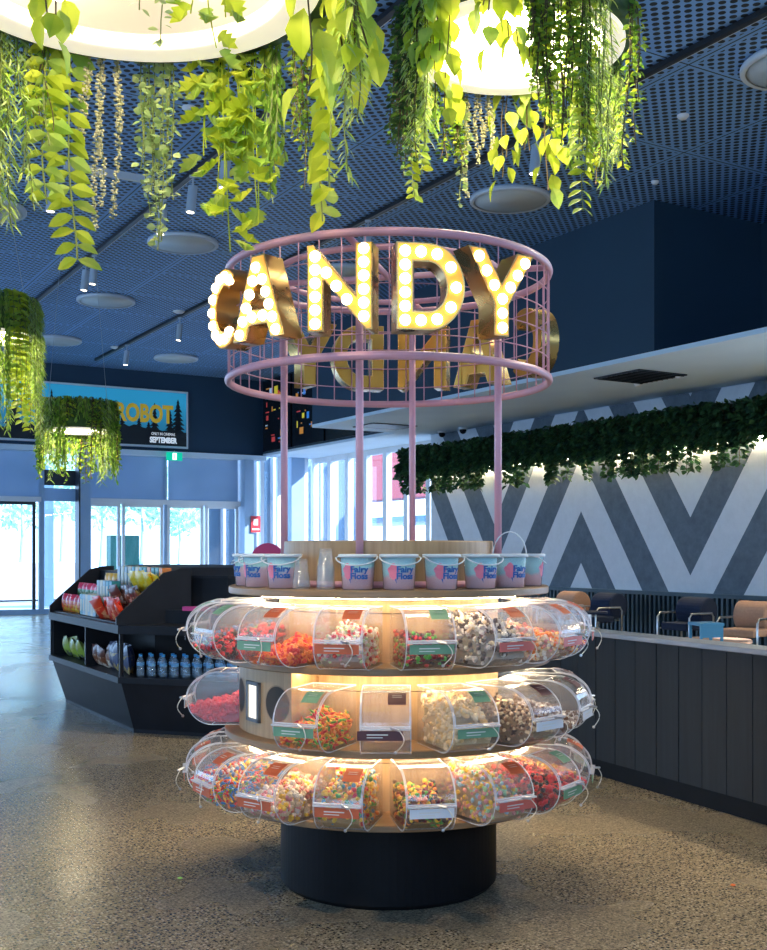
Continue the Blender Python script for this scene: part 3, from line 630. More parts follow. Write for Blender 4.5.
def strand(fb, sb, sp, rr, pts, k=1.0):
    """hang one strand of the given plant kind on the two mesh builders"""
    thin = 0.0022*k
    if sp == 'pothos':
        sb.tube(pts, 0.003*k, STEMD, 4)
        for p in along(pts, 0.055*k):
            a = rr.random()*2*pi; d = Vector((cos(a), sin(a), rr.uniform(-0.9, 0.1))); q = p+d*0.03*k
            L = rr.uniform(0.08, 0.125)*k; dd = Vector((cos(a)*0.6, sin(a)*0.6, -0.9)); leaf(fb, basis(q, dd, rr.uniform(-.6, .6)), L, L*0.72, LMATS['lime'] if rr.random() < .75 else LMATS['fresh'], 0.3, 0.3)
    elif sp in ('ovals', 'ovalsfar'):
        sb.tube(pts, 0.0025*k, STEM, 4); a0 = rr.uniform(-0.4, 0.4)
        for i, p in enumerate(along(pts, 0.037*k)):
            for sg in (-1, 1):
                a = a0+rr.uniform(-.3, .3); d = Vector((sin(a), sg*cos(a), rr.uniform(-.5, -.05))); L = rr.uniform(0.056, 0.072)*k
                leaf(fb, basis(p, d, sg*rr.uniform(.3, 1.1)), L, L*0.56, LMATS['lime'] if rr.random() < .6 else LMATS['fresh'], 0.25, 0.2)
    elif sp == 'pearls':
        sb.tube(pts, 0.0015*k, STEM, 3)
        for p in along(pts, 0.0085*k):
            for _ in range(2):
                a = rr.random()*6.28; fb.ico(p+Vector((cos(a), sin(a), 0))*rr.uniform(.006, .013)*k, rr.uniform(.005, .0075)*k, LMATS['cream'], (1, 1, .7))
    elif sp == 'rounds':
        sb.tube(pts, thin, STEM, 4)
        for p in along(pts, 0.02*k):
            a = rr.random()*6.28; d = Vector((cos(a), sin(a), rr.uniform(-.6, .3))); leaf(fb, basis(p+d*0.008*k, d, rr.uniform(-1, 1)), rr.uniform(.026, .038)*k, .030*k, LMATS['pale'], 0.15, 0.1)
    elif sp == 'lobed':
        sb.tube(pts, 0.0025*k, LMATS['lime'], 4)
        for p in along(pts, 0.05*k):
            a = rr.random()*6.28; d = Vector((cos(a), sin(a), rr.uniform(-.5, .3))); q = p+d*0.02*k; L = rr.uniform(.06, .10)*k
            lobed(fb, basis(q, (cos(a), sin(a), -.55), rr.uniform(-.5, .5)), L, L*0.95, LMATS['lime'] if rr.random() < .45 else LMATS['fresh'])
    elif sp == 'fern':
        sb.tube(pts, thin, STEM, 3)
        for i, p in enumerate(along(pts, 0.0085*k)):
            a = rr.random()*6.28; d = Vector((cos(a), sin(a), -.55)); L = rr.uniform(.03, .055)*k
            leaf(fb, basis(p, d, rr.uniform(-1, 1)), L, L*0.13, LMATS['fresh'] if rr.random() < .6 else LMATS['pale'], 0.1, 0.5)
    elif sp == 'lance':
        sb.tube(pts, thin, STEM, 3)
        for p in along(pts, 0.014*k):
            a = rr.random()*6.28; d = Vector((cos(a)*.5, sin(a)*.5, -.85)); leaf(fb, basis(p, d, rr.uniform(-1, 1)), rr.uniform(.03, .05)*k, .014*k, LMATS['mid'] if rr.random() < .7 else LMATS['fresh'], .2, .1)
    elif sp in ('box', 'boxdark', 'ivy'):
        ms = {'box': ('mid', 'lime'), 'boxdark': ('dark', 'deep'), 'ivy': ('ivy', 'ivy')}[sp]
        sb.tube(pts, thin, STEMD, 3)
        for p in along(pts, 0.011*k):
            a = rr.random()*6.28; d = Vector((cos(a), sin(a), rr.uniform(-.9, .3))); leaf(fb, basis(p+d*0.006*k, d, rr.uniform(-1, 1)), rr.uniform(.018, .030)*k, .015*k, LMATS[ms[0] if rr.random() < .72 else ms[1]], .2, .2)
PNAME = {'pothos': 'trailing_pothos', 'ovals': 'oval_leaf_vine', 'pearls': 'string_of_pearls', 'rounds': 'button_leaf_vine', 'lobed': 'lobed_leaf_vine', 'fern': 'hanging_fern', 'lance': 'lance_leaf_vine', 'box': 'small_leaf_vine', 'boxdark': 'dark_leaf_vine'}
def ring_xy(c, r, px, front=False):
    best = None
    for i in range(721):
        a = i*pi/360; X, Y = c[0]+r*cos(a), c[1]+r*sin(a)
        if (Y < c[1]) != front: continue
        e = abs(PX+F*X/Y-px)
        if best is None or e < best[0]: best = (e, X, Y, a)
    return best[1:]
ORD = ['', 'first', 'second', 'third', 'fourth', 'fifth', 'sixth', 'seventh', 'eighth', 'ninth', 'tenth', 'eleventh', 'twelfth', 'thirteenth', 'fourteenth', 'fifteenth', 'sixteenth', 'seventeenth', 'eighteenth', 'nineteenth', 'twentieth', 'twenty-first', 'twenty-second', 'twenty-third', 'twenty-fourth', 'twenty-fifth']
def vine(sp, c, r, ztop, px, ybot, label, n=1, spread=0.05, front=False, k=1.0, group=None, ang=None, zbot=None, seed=0, sway=0.03):
    """a plant rooted in the ring trough of a pendant at c"""
    rr = random.Random(hash((sp, round(px), round(ybot), n)) & 0xffff if False else int(px*13+ybot*7+len(label)+seed))
    if ang is None: X, Y, a = ring_xy(c, r, px, front)
    else: a = ang; X, Y = c[0]+r*cos(a), c[1]+r*sin(a)
    zb_ = zbot if zbot is not None else HC+(PY-ybot)*Y/F
    root = thing(PNAME[sp], label, 'plant', (X, Y, ztop), a, group); fb, sb = MB(), MB()
    for i in range(n):
        dy = rr.uniform(-spread, spread) if n > 1 else 0; dx = rr.uniform(-0.015, 0.02)
        z1 = zb_-ztop; z1 *= 1.0 if i == 0 else rr.uniform(0.5, 0.98)
        pts = strand_pts(rr, dx, dy, 0.0, z1, sway, 12, (1, 0))
        strand(fb, sb, sp, rr, pts, k)
    sb.build('stems', root); fb.build('foliage', root)
    return root

def pendant(name_where, c, r, z, hgt, cable_n, watts, core=True, cab=None):
    """ring trough that carries plants, with a glowing disc inside; z is the underside"""
    o = thing('planter_pendant', 'round cream planter lamp ' + name_where, 'pendant lamp', (c[0], c[1], z), 0)
    b = MB(); b.lathe([(r, hgt), (r, 0.0), (r*0.985, -0.004), (r*0.84, -0.004), (r*0.82, 0.0), (r*0.82, 0.05)], CREAM, 72); b.build('ring_rim', o, True)
    b = MB(); b.lathe([(r*0.82, 0.05), (r*0.79, 0.055), (r*0.76, 0.075), (r*0.05, 0.08), (0.001, 0.08)], LAMPW if core else LAMPD, 64); b.build('diffuser', o, True)
    for q in range(3):
        a = q*2*pi/3+0.5; b = MB(); b.sphere((r*0.42*cos(a), r*0.42*sin(a), 0.055), r*0.11, LAMPB); b.build('lamp', o, True)
    b = MB(); b.lathe([(r*1.0, hgt), (r*1.10, hgt), (r*1.12, hgt-0.03), (r*1.12, 0.03), (r*1.0, 0.02)], LMATS['dark'], 48); b.lathe([(r, hgt-0.02), (0.001, hgt-0.02)], DFRAME, 48); b.build('trough', o, True)
    for q in range(cable_n):
        a = q*2*pi/cable_n+0.3; b = MB(); b.tube([(r*0.9*cos(a), r*0.9*sin(a), hgt-0.03), (r*0.5*cos(a), r*0.5*sin(a), CEIL-z)], 0.0035, STEEL, 5); b.build('cable', o)
    return o
# near pendant, top left
c1, r1, z1 = (-0.84, 3.5), 0.65, 3.34; pendant('filling the top left corner', c1, r1, z1, 0.16, 3, 45)
R1 = r1*1.09; ZT = z1+0.14
for sp, px, yb, n, spd, fr_, lab in (
    ('fern', 10, 222, 9, 0.09, False, 'bright feathery fern at the far left of the big planter lamp'),
    ('fern', -14, 190, 6, 0.08, False, 'bright feathery fern cut by the left edge'),
    ('ovals', 46, 200, 2, 0.03, False, 'shorter oval-leaf vine left of the long one'),
    ('ovals', 71, 258, 1, 0.01, False, 'long oval-leaf vine hanging left of the cream beads'),
    ('box', 42, 130, 4, 0.05, False, 'small green vine behind the shorter oval leaves'),
    ('pearls', 93, 150, 2, 0.02, False, 'short cream bead strands beside the oval-leaf vine'),
    ('pearls', 103, 228, 2, 0.012, False, 'longest string of cream beads under the big lamp'),
    ('pearls', 118, 215, 2, 0.012, False, 'second long string of cream beads, right of the longest'),
    ('rounds', 147, 235, 4, 0.035, False, 'pale button-leaf vine, left of two, under the big lamp'),
    ('rounds', 168, 250, 3, 0.03, False, 'pale button-leaf vine reaching the ceiling disc light'),
    ('lobed', 207, 150, 2, 0.03, False, 'short lobed-leaf vine right of the button leaves'),
    ('lobed', 224, 250, 3, 0.04, False, 'long lobed-leaf vine hanging over the letter C'),
    ('lobed', 250, 225, 3, 0.05, False, 'lobed-leaf vine right of the longest lobed one'),
    ('boxdark', 235, 80, 6, 0.10, False, 'dark small leaves close under the big lamp rim'),
    ('lance', 270, 195, 6, 0.045, False, 'dense lance-leaf vine behind the lime pothos'),
    ('box', 292, 190, 5, 0.025, False, 'curly small-leaf vine behind the lime pothos'),
    ('ovals', 312, 218, 1, 0.02, False, 'pale oval-leaf vine below the lime pothos'),
    ('ovals', 320, 190, 1, 0.02, False, 'second pale oval-leaf vine below the lime pothos'),
    ('pothos', 335, 95, 4, 0.08, False, 'lime pothos at the right of the big planter lamp'),
    ('pothos', 352, 85, 4, 0.06, True, 'large lime pothos leaves in front at the right of the big lamp'),
    ('fern', 368, 178, 3, 0.03, True, 'wispy pale fern at the right end of the big lamp'),
    ('pothos', 300, 88, 1, 0.02, True, 'lime pothos stem trailing across the rim at right')):
    vine(sp, c1, R1, ZT, px, yb, lab, n if sp in ('pearls', 'ovals', 'pothos') else int(n*1.7), spd, fr_, {'ovals': 1.5, 'fern': 1.3, 'lobed': 1.15, 'pothos': 1.1}.get(sp, 1.05))
for px, yb, sp, lab in ((42, 45, 'pothos', 'dark stemmed pothos hanging in front of the glowing disc'), (62, 30, 'pothos', 'short pothos stem in front of the disc, right of the first'),
                        (152, 20, 'rounds', 'short button-leaf strand in front of the disc'), (165, 45, 'rounds', 'dark button-leaf strand hanging before the lamp glow'),
                        (203, 52, 'lobed', 'lobed-leaf tip hanging before the lamp disc'), (188, 15, 'lobed', 'small lobed-leaf tip left of the other'), (222, 22, 'lobed', 'lobed-leaf tip nearest the disc edge')):
    vine(sp, c1, R1, ZT, px, yb, lab, 1, 0, True, 0.75)
# second pendant, top centre right
c2, r2, z2 = (0.753, 6.3), 0.62, 4.36; pendant('at the top, right of centre', c2, r2, z2, 0.16, 3, 110, False)
R2 = r2*1.09; ZT = z2+0.14
for sp, px, yb, n, spd, fr_, lab in (
    ('boxdark', 408, 175, 10, 0.10, False, 'dark small-leaf curtain at the left of the second lamp'),
    ('boxdark', 412, 160, 10, 0.12, True, 'dark small-leaf curtain at the front left of the second lamp'),
    ('fern', 424, 150, 9, 0.09, True, 'green fern curtain at the front left of the second lamp'),
    ('ovals', 422, 200, 2, 0.03, False, 'oval-leaf vine at the lower left of the second lamp'),
    ('pothos', 445, 110, 4, 0.09, True, 'lime pothos hanging before the second lamp glow at left'),
    ('pothos', 434, 60, 3, 0.09, True, 'short lime pothos at the top left of the second lamp'),
    ('lance', 440, 140, 4, 0.08, False, 'lance-leaf vine at the left of the second lamp'),
    ('box', 455, 165, 6, 0.06, False, 'small-leaf vine hanging left of the bead strings'),
    ('pearls', 468, 195, 1, 0.02, False, 'longest bead string under the second lamp'),
    ('pearls', 480, 162, 2, 0.02, False, 'middle bead string under the second lamp'),
    ('pearls', 489, 150, 2, 0.015, False, 'rightmost bead string under the second lamp'),
    ('rounds', 463, 203, 2, 0.05, False, 'button-leaf vine ending beside the disc light'),
    ('pothos', 505, 175, 2, 0.03, False, 'pothos strand hanging down to the ceiling disc light'),
    ('pothos', 523, 150, 2, 0.05, False, 'pothos strand right of centre under the second lamp'),
    ('pothos', 548, 190, 2, 0.05, False, 'pothos vine lower right of the second lamp'),
    ('pothos', 495, 45, 2, 0.05, True, 'lime pothos stem crossing the bright lamp disc'),
    ('pothos', 520, 55, 3, 0.07, True, 'lime pothos at the right of the bright lamp disc'),
    ('box', 548, 110, 12, 0.12, True, 'mid-green small-leaf curtain in front of the second lamp, right'),
    ('box', 560, 150, 12, 0.14, True, 'bright small-leaf curtain at the front right of the second lamp'),
    ('fern', 590, 190, 9, 0.10, True, 'long fern curtain at the right of the second lamp'),
    ('fern', 610, 165, 9, 0.10, False, 'fern curtain at the right end of the second lamp'),
    ('lance', 580, 170, 6, 0.10, False, 'lance-leaf curtain behind the ferns of the second lamp'),
    ('box', 600, 180, 8, 0.12, False, 'small-leaf vine behind the ferns of the second lamp'),
    ('box', 628, 170, 3, 0.05, True, 'small-leaf vine at the far right end of the second lamp'),
    ('ovals', 580, 213, 2, 0.02, True, 'oval-leaf vine reaching lowest at the right of the second lamp')):
    vine(sp, c2, R2, ZT, px, yb, lab, n if sp in ('pearls', 'ovals', 'pothos') else int(n*1.9), spd, fr_, {'pearls': 1.15, 'box': 1.7, 'boxdark': 1.7, 'fern': 1.5, 'lance': 1.5}.get(sp, 1.25))
# two farther ones
def far_pendant(where, c, r, z, zb0, wat, kinds, k, grp):
    pendant(where, c, r, z, 0.42, 2, wat, False); n = 20
    hs = {True: sorted([i for i in range(n) if sin(i*2*pi/n+.1) < 0], key=lambda i: cos(i*2*pi/n+.1)), False: sorted([i for i in range(n) if sin(i*2*pi/n+.1) >= 0], key=lambda i: cos(i*2*pi/n+.1))}
    for i in range(n):
        nr = sin(i*2*pi/n+.1) < 0; oo = ORD[hs[nr].index(i)+1]
        a = i*2*pi/n+0.1; sp = kinds[i % len(kinds)]
        zb_ = zb0+random.uniform(-0.05, 0.22)
        da = (a+pi/2+pi) % (2*pi)-pi
        if abs(da-0.35) < 0.28 : zb_ = z+0.12          # the gap where the lamp shows
        vine(sp, c, r*1.12, z+0.45, 0, 0, 'trailing vine, %s from left, %s side of lamp %s' % (oo, 'near' if nr else 'far', where), 9, 0.09, False, k, grp, ang=a, zbot=zb_, seed=i*31)
far_pendant('hanging before the film banner', ((78-PX)/F*16, 16.0), 0.46, 3.22, 2.52, 90, ('box', 'lance', 'box', 'fern', 'lance'), 2.3, 'vines of the lamp before the banner')
far_pendant('cut by the left edge', ((-22-PX)/F*13, 13.0), 0.60, 4.02, 2.85, 90, ('fern', 'fern', 'lance', 'ovals', 'fern'), 1.9, 'vines of the lamp at the left edge')

# planter along the mural
pl = thing('wall_planter', 'long dark trough along the top of the chevron mural', 'planter', RP(12.76, -2, 3.12), A)
b = MB(); b.box(-0.28, -0.002, 0, 21.7, 0.02, 0.22, BLACK); b.build('trough', pl); b = MB(); b.box(-0.05, -0.005, 0.3, 21.4, -0.01, 0.02, LEDW); b.build('led_strip', pl)
rr = random.Random(12)
def ivy(i, t):
    root = thing('trailing_ivy', 'dark ivy clump on the mural trough, %s from its far left end' % ORD[16-i], 'plant', RP(12.44, t, 3.30), A, 'ivy clumps along the mural'); fb, sb = MB(), MB()
    for j in range(60):
        y = rr.uniform(-0.4, 0.4); h = rr.choice((0.1, 0.3, 0.4, 0.4, 0.35, -0.2, -0.3, -0.6 if rr.random() < .5 else 0.2)); x = rr.uniform(-0.1, 0.14)
        if h > 0: pts = [Vector((x, y, -0.12)), Vector((x-0.03, y, h*0.5)), Vector((x-0.08, y+rr.uniform(-.1, .1), h*0.9))]
        else: pts = [Vector((x-0.1, y, 0.05)), Vector((-0.14, y, 0.02)), Vector((-0.15, y+rr.uniform(-.05, .05), h))]
        sb.tube(pts, 0.004, STEMD, 3)
        for p in along(pts, 0.028):
            for _ in range(2):
                a = rr.random()*6.28; d = Vector((cos(a), sin(a), rr.uniform(-.7, .3))); leaf(fb, basis(p+d*0.03, d, rr.uniform(-1, 1)), rr.uniform(.08, .13), .09, LMATS['ivy' if rr.random() < .8 else 'dark'], .2, .3)
    sb.build('stems', root); fb.build('foliage', root)
for i in range(16): ivy(i, 8.9+i*0.715)

# ------------------------------------------------------------------ candy kiosk
K0 = Vector((0.023, 5.05, 0)); kio = thing('candy_kiosk', 'round oak candy kiosk with pink cage and lit CANDY letters', 'kiosk', K0, 0)
def on(r, phi, z=0): return Vector((r*sin(phi), -r*cos(phi), z))        # phi from the camera side, to the right
b = MB(); b.lathe([(0.001, 0), (0.475, 0), (0.493, 0.02), (0.493, 0.385), (0.001, 0.385)], BLACK, 96); b.build('plinth', kio, True).data.polygons.foreach_set('use_smooth', [False]*96*4)
SH = [(0.39, 0.417), (0.68, 0.712), (1.003, 1.035), (1.308, 1.34)]
for i, (a, c) in enumerate(SH):
    R = (0.735, 0.744, 0.735, 0.727)[i]; b = MB(); b.lathe([(0.001, a), (R-0.004, a), (R, a+0.004), (R, c-0.004), (R-0.004, c), (0.001, c)], OAKH, 128); o = b.build('shelf', kio)
for z0, z1 in ((0.417, 0.68), (0.712, 1.003), (1.035, 1.308)):
    b = MB(); b.lathe([(0.50, z0), (0.50, z1)], OAK, 96); b.lathe([(0.503, z0+0.20), (0.503, z0+0.203)], BLACK, 96); b.build('core', kio, True)
b = MB(); b.lathe([(0.001, 1.34), (0.478, 1.34), (0.478, 1.535), (0.474, 1.54), (0.001, 1.54)], OAK, 96); b.build('riser', kio, False)
for z in (0.679, 1.002, 1.307):
    b = MB(); b.lathe([(0.628, z-0.0005), (0.628, z-0.006), (0.640, z-0.006), (0.640, z-0.0005)], LEDW, 96); b.build('led_strip', kio)
# curved access panel on the middle tier, with two round cut-outs and a lit window
b = MB(); b.lathe([(0.50, 0.713), (0.68, 0.713), (0.68, 1.002), (0.50, 1.002)], OAK, 24, None, radians(-90-80), radians(-90-36))
for ph in (-80, -36):
    p0, p1 = on(0.5, radians(ph)), on(0.68, radians(ph)); b.add([(p0.x, p0.y, 0.713), (p1.x, p1.y, 0.713), (p1.x, p1.y, 1.002), (p0.x, p0.y, 1.002)], [(0, 1, 2, 3)], OAK)
pan = b.build('access_panel', kio, False)
def on_panel(bm_, R, ph, zc, shape, m, off):
    vs = []
    for x, z in shape: q = radians(ph)+x/R; p = on(R+off, q, zc+z); vs.append(p)
    bm_.add(vs, [tuple(range(len(vs)))], m)
circ = lambda r, n=28: [(r*cos(2*pi*i/n), r*sin(2*pi*i/n)) for i in range(n)]
for ph in (-73, -43):
    b = MB(); R = 0.68; n = 32; vs = []; c = circ(0.078, n); fs = []
    for rr_, off in ((1.0, 0.001), (0.93, 0.001), (0.93, 0.0015)):
        for x, z in c: vs.append(on(R+off, radians(ph)+x*rr_/R, 0.862+z*rr_))
    for i in range(n): fs.append((i, (i+1) % n, n+(i+1) % n, n+i))
    b.add(vs, fs, OAKH)
    # fan of the dark opening so that it follows the curve
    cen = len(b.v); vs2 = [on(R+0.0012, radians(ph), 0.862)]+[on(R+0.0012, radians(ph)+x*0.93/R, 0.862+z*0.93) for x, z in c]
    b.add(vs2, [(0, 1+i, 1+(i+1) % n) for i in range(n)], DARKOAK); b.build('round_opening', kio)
b = MB(); Mp = Matrix.Translation(on(0.684, radians(-57.5), 0.855)) @ Matrix.Rotation(radians(-57.5), 4, 'Z')
GREYF = mat('grey_window_frame', (0.16, 0.17, 0.18), 0.5)
for x0, x1, q0, q1 in ((-.058, -.043, -.085, .085), (.043, .058, -.085, .085), (-.058, .058, .070, .085), (-.058, .058, -.085, -.070)): b.box(x0, x1, -0.008, 0.01, q0, q1, GREYF, Mp)
b.build('window_surround', kio); b = MB(); b.box(-.043, .043, -0.001, 0.008, -.070, .070, mat('lit_window', (1, .95, .85), emit=(1, .86, .62), es=0.9), Mp); b.build('lit_window', kio)
# cage
PA = radians(-14)
b = MB(); b.torus(0.729, 0.0175, 2.265, PINK, 128, 10); b.build('lower_hoop', kio, True)
b = MB(); b.torus(0.729, 0.0175, 2.752, PINK, 128, 10); b.build('upper_hoop', kio, True)
b = MB(); b.torus(0.51, 0.014, 2.752, PINK, 96, 8); b.build('inner_hoop', kio, True)
b = MB(); b.torus(0.51, 0.014, 1.356, PINK, 96, 8); b.build('foot_hoop', kio, True)
for q in range(4):
    ph = PA+q*pi/2; p = on(0.505, ph); b = MB(); b.tube([(p.x, p.y, 1.34), (p.x, p.y, 2.752)], 0.0165, PINK, 14); b.cyl(0.034, 1.34, 1.348, PINK, 20, Matrix.Translation((p.x, p.y, 0))); b.build('post', kio, True)
for q in range(2):
    b = MB(); b.tube([on(0.729, PA+q*pi/2, 2.752), on(0.729, PA+q*pi/2+pi, 2.752)], 0.014, PINK, 10); b.build('crossbar', kio, True)
b = MB()
for q in range(48):
    p = on(0.729, 2*pi*q/48); b.tube([(p.x, p.y, 2.27), (p.x, p.y, 2.752)], 0.0030, PINK, 5)
for z in (2.35, 2.45, 2.55, 2.645): b.torus(0.729, 0.0028, z, PINK, 96, 5)
b.build('wire_mesh', kio, True)

# letters
LH, ST = 0.335, 0.072
def arc(cx, cy_, rx, ry, a0, a1, n=18): return [(cx+rx*cos(a0+(a1-a0)*i/n), cy_+ry*sin(a0+(a1-a0)*i/n)) for i in range(n+1)]
def L_C():
    w = 0.27; o = arc(0, LH/2, w*.55, LH/2, radians(48), radians(312), 30); i = arc(0, LH/2, w*.55-ST*.95, LH/2-ST, radians(312), radians(48), 30)
    bl = [(w*.55-ST/2)*1.0*0 + 0 for _ in ()]
    return [o+i], [((w*.55-ST/2)*cos(a), LH/2+(LH/2-ST/2)*sin(a)) for a in [radians(55+25*j) for j in range(11)]]
def L_A():
    w = 0.29; h = w/2; o = [(-h, 0), (-h+ST*1.05, 0), (-h+ST*1.35, .058), (h-ST*1.35, .058), (h-ST*1.05, 0), (h, 0), (.035, LH), (-.035, LH)]
    hole = [(-.052, .118), (0, .26), (.052, .118)]
    bl = [(-h*.70+i*0.0185, .025+i*.052) for i in range(6)] + [(h*.70-i*0.0185, .025+i*.052) for i in range(5)] + [(-.03, .088), (.03, .088)]
    return [o, hole], bl
def L_N():
    h = 0.13; o = [(-h, 0), (-h+ST*.92, 0), (-h+ST*.92, .20), (h-ST*.35, 0), (h, 0), (h, LH), (h-ST*.92, LH), (h-ST*.92, .135), (-h+ST*.35, LH), (-h, LH)]
    bl = [(-h+.033, .03+i*.052) for i in range(6)]+[(h-.033, .05+i*.052) for i in range(6)]+[(-.052, .225), (-.012, .172), (.03, .118)]
    return [o], bl
def L_D():
    h = 0.135; o = [(-h, 0), (-.01, 0)]+arc(-.01, LH/2, h+.01, LH/2, -pi/2, pi/2, 20)[1:]+[(-h, LH)]
    i = [(-h+ST*.9, ST), (-.01, ST)]+arc(-.01, LH/2, h+.01-ST, LH/2-ST, -pi/2, pi/2, 16)[1:]+[(-h+ST*.9, LH-ST)]
    bl = [(-h+.033, .035+j*.053) for j in range(6)]+[(-.05+.01, LH-.036), (-.05+.01, .036)]+[(-.01+(h+.01-ST/2)*cos(a), LH/2+(LH/2-ST/2)*sin(a)) for a in [radians(-72+36*j) for j in range(5)]]
    return [o, i[::-1]], bl
def L_Y():
    h = 0.162; o = [(-.036, 0), (.036, 0), (.036, .125), (h, LH), (h-ST*1.12, LH), (0, .205), (-h+ST*1.12, LH), (-h, LH), (-.036, .125)]
    bl = [(0, .032), (0, .088), (0, .145)]+[(sg*(.040+.037*j), .195+.052*j) for sg in (-1, 1) for j in range(3)]
    return [o], bl
bulbme = MB(); bulbme.sphere((0, 0, 0), 0.0215, BULB, 12, 8); bulbme = bulbme.mesh('bulb', True)
XR = Matrix.Rotation(pi/2, 4, 'X')
def letter(ch, fn, phi, front):
    loops, bl = fn()
    me = curve_mesh(loops, 0.052, GOLD); me.transform(XR)
    o = obj('marquee_letter', me, kio, on((0.765 if ch == 'C' else 0.785) if front else 0.79, phi, 2.345), (0, 0, phi)); o['label'] = 'gold marquee letter %s on the %s of the cage' % (ch, 'front' if front else 'back')
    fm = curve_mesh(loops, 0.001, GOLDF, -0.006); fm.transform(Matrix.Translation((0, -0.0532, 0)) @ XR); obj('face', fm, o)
    bm_ = curve_mesh(loops, 0.001, PALEBACK, -0.004); bm_.transform(Matrix.Translation((0, 0.0532, 0)) @ XR); obj('back_plate', bm_, o)
    if front:
        for x, z in bl: obj('bulb', bulbme, o, (x, -0.055, z))
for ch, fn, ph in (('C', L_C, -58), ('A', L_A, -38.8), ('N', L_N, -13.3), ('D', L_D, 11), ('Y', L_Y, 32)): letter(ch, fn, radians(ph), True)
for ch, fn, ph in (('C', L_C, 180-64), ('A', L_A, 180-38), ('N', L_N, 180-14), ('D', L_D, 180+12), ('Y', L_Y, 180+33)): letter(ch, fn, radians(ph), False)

# ------------------------------------------------------------------ candy bins
BW = 0.096
lid_arc = [(-.035-.15*sin(a), .115+.12*cos(a)) for a in [radians(i*10) for i in range(0, 10)]]
low_arc = [(-.07-.115*cos(a), .115*(1-sin(a))) for a in [radians(i*10) for i in range(0, 10)]]
PROF = [(.163, .235)] + lid_arc + low_arc[1:] + [(.163, 0)]
def bin_body():
    b = MB()
    for sx in (-1, 1): b.sideprism(PROF, sx*BW-0.0015, sx*BW+0.0015, ACR)
    b._strip(low_arc+[(.163, 0)], [(y+.002, z+.003) for y, z in low_arc]+[(.163, .003)], -BW, BW, ACR, None)
    b.box(-BW, BW, -.035, .163, .232, .235, ACR); b.box(-BW, BW, .160, .163, .003, .232, ACR)
    for sx in (-1, 1):
        b.tube([(sx*BW, y, z) for y, z in [(.163, .236)]+lid_arc+low_arc[1:]+[(.163, 0.001)]], 0.0022, ACRE, 5)
    b.tube([(-BW, -.035, .236), (BW, -.035, .236)], 0.0025, ACRE, 5); b.tube([(-BW, .163, .236), (BW, .163, .236)], 0.002, ACRE, 5)
    b.tube([(-BW, -.070, .002), (BW, -.070, .002)], 0.002, ACRE, 5)
    return b.mesh('body')
def bin_lid():
    b = MB(); out = [(y-.004, z+.003) for y, z in lid_arc]
    b._strip(out, lid_arc, -BW+.004, BW-.004, ACR, None)
    b.box(-BW+.002, BW-.002, -.205, -.188, .112, .118, ACRE); b.box(-BW+.002, BW-.002, -.196, -.192, .074, .114, ACR)
    for a in (-1, 1): b.tube([(a*(BW-.004), y, z) for y, z in out], 0.0022, ACRE, 5)
    b.tube([(-BW+.004, out[-1][0], .122), (BW-.004, out[-1][0], .122)], 0.003, ACRE, 5)
    return b.mesh('lid')
BBODY, BLID = bin_body(), bin_lid()
def lab_head(m):
    b = MB(); pts = [(-.035-.158*sin(a), .117+.126*cos(a)) for a in [radians(q) for q in (18, 26, 34, 42, 48)]]
    b._strip(pts, [(y+.001, z-.001) for y, z in pts], .008, .078, m, None)
    for q in (0.35, 0.5):
        a = radians(18+30*q); y, z = -.035-.1595*sin(a), .117+.1275*cos(a); b.box(.025, .062, y-.0025, y+.0025, z, z+.0005, PRINT)
    return b.mesh('header_label')
def lab_strip(m, off=0):
    b = MB(); b.box(-.086+off, .086+off, -.199, -.197, .072, .108, m); b.box(-.05+off, .03+off, -.2, -.199, .092, .096, PRINT); b.box(-.05+off, .01+off, -.2, -.199, .082, .085, PRINT); return b.mesh('strip_label')
HL = {n: lab_head(m) for n, m in (('green', GREENL), ('orange', ORANGEL), ('maroon', MAROONL))}
SL = {n: lab_strip(m) for n, m in (('green', GREENL), ('orange', ORANGEL), ('coral', REDL), ('white', WHITEL))}; SL['maroon'] = lab_strip(MAROONL, -.02)
def tether(seed):
    rr = random.Random(seed); b = MB(); x = 0.02
    b.tube([(x, -.2, .12), (x+.03, -.225, .115)], .005, STEEL, 6)
    pts = [Vector((x+.03+.02*sin(q*pi*1.2), -.215-.018*sin(q*pi), .115-.085*q+.0)) for q in [i/10 for i in range(11)]]
    b.tube(pts, .0020, CORD, 5); b.ico(pts[-1], .007, STEEL); return b.mesh('tether')
TETH = [tether(1)]
CC = {}
def candy_mat(c):
    if c not in CC:
        CC[c] = mat('candy_%d' % len(CC), c, 0.4); CC[c].node_tree.nodes['Principled BSDF'].inputs['Subsurface Weight'].default_value = 0.0
    return CC[c]
def inside_z(y):                     # floor of the bin at depth y
    if y > -.07: return 0.004
    c = max(-1, min(1, (-.07-y)/.115)); return .115*(1-sqrt(max(0, 1-c*c)))+.004
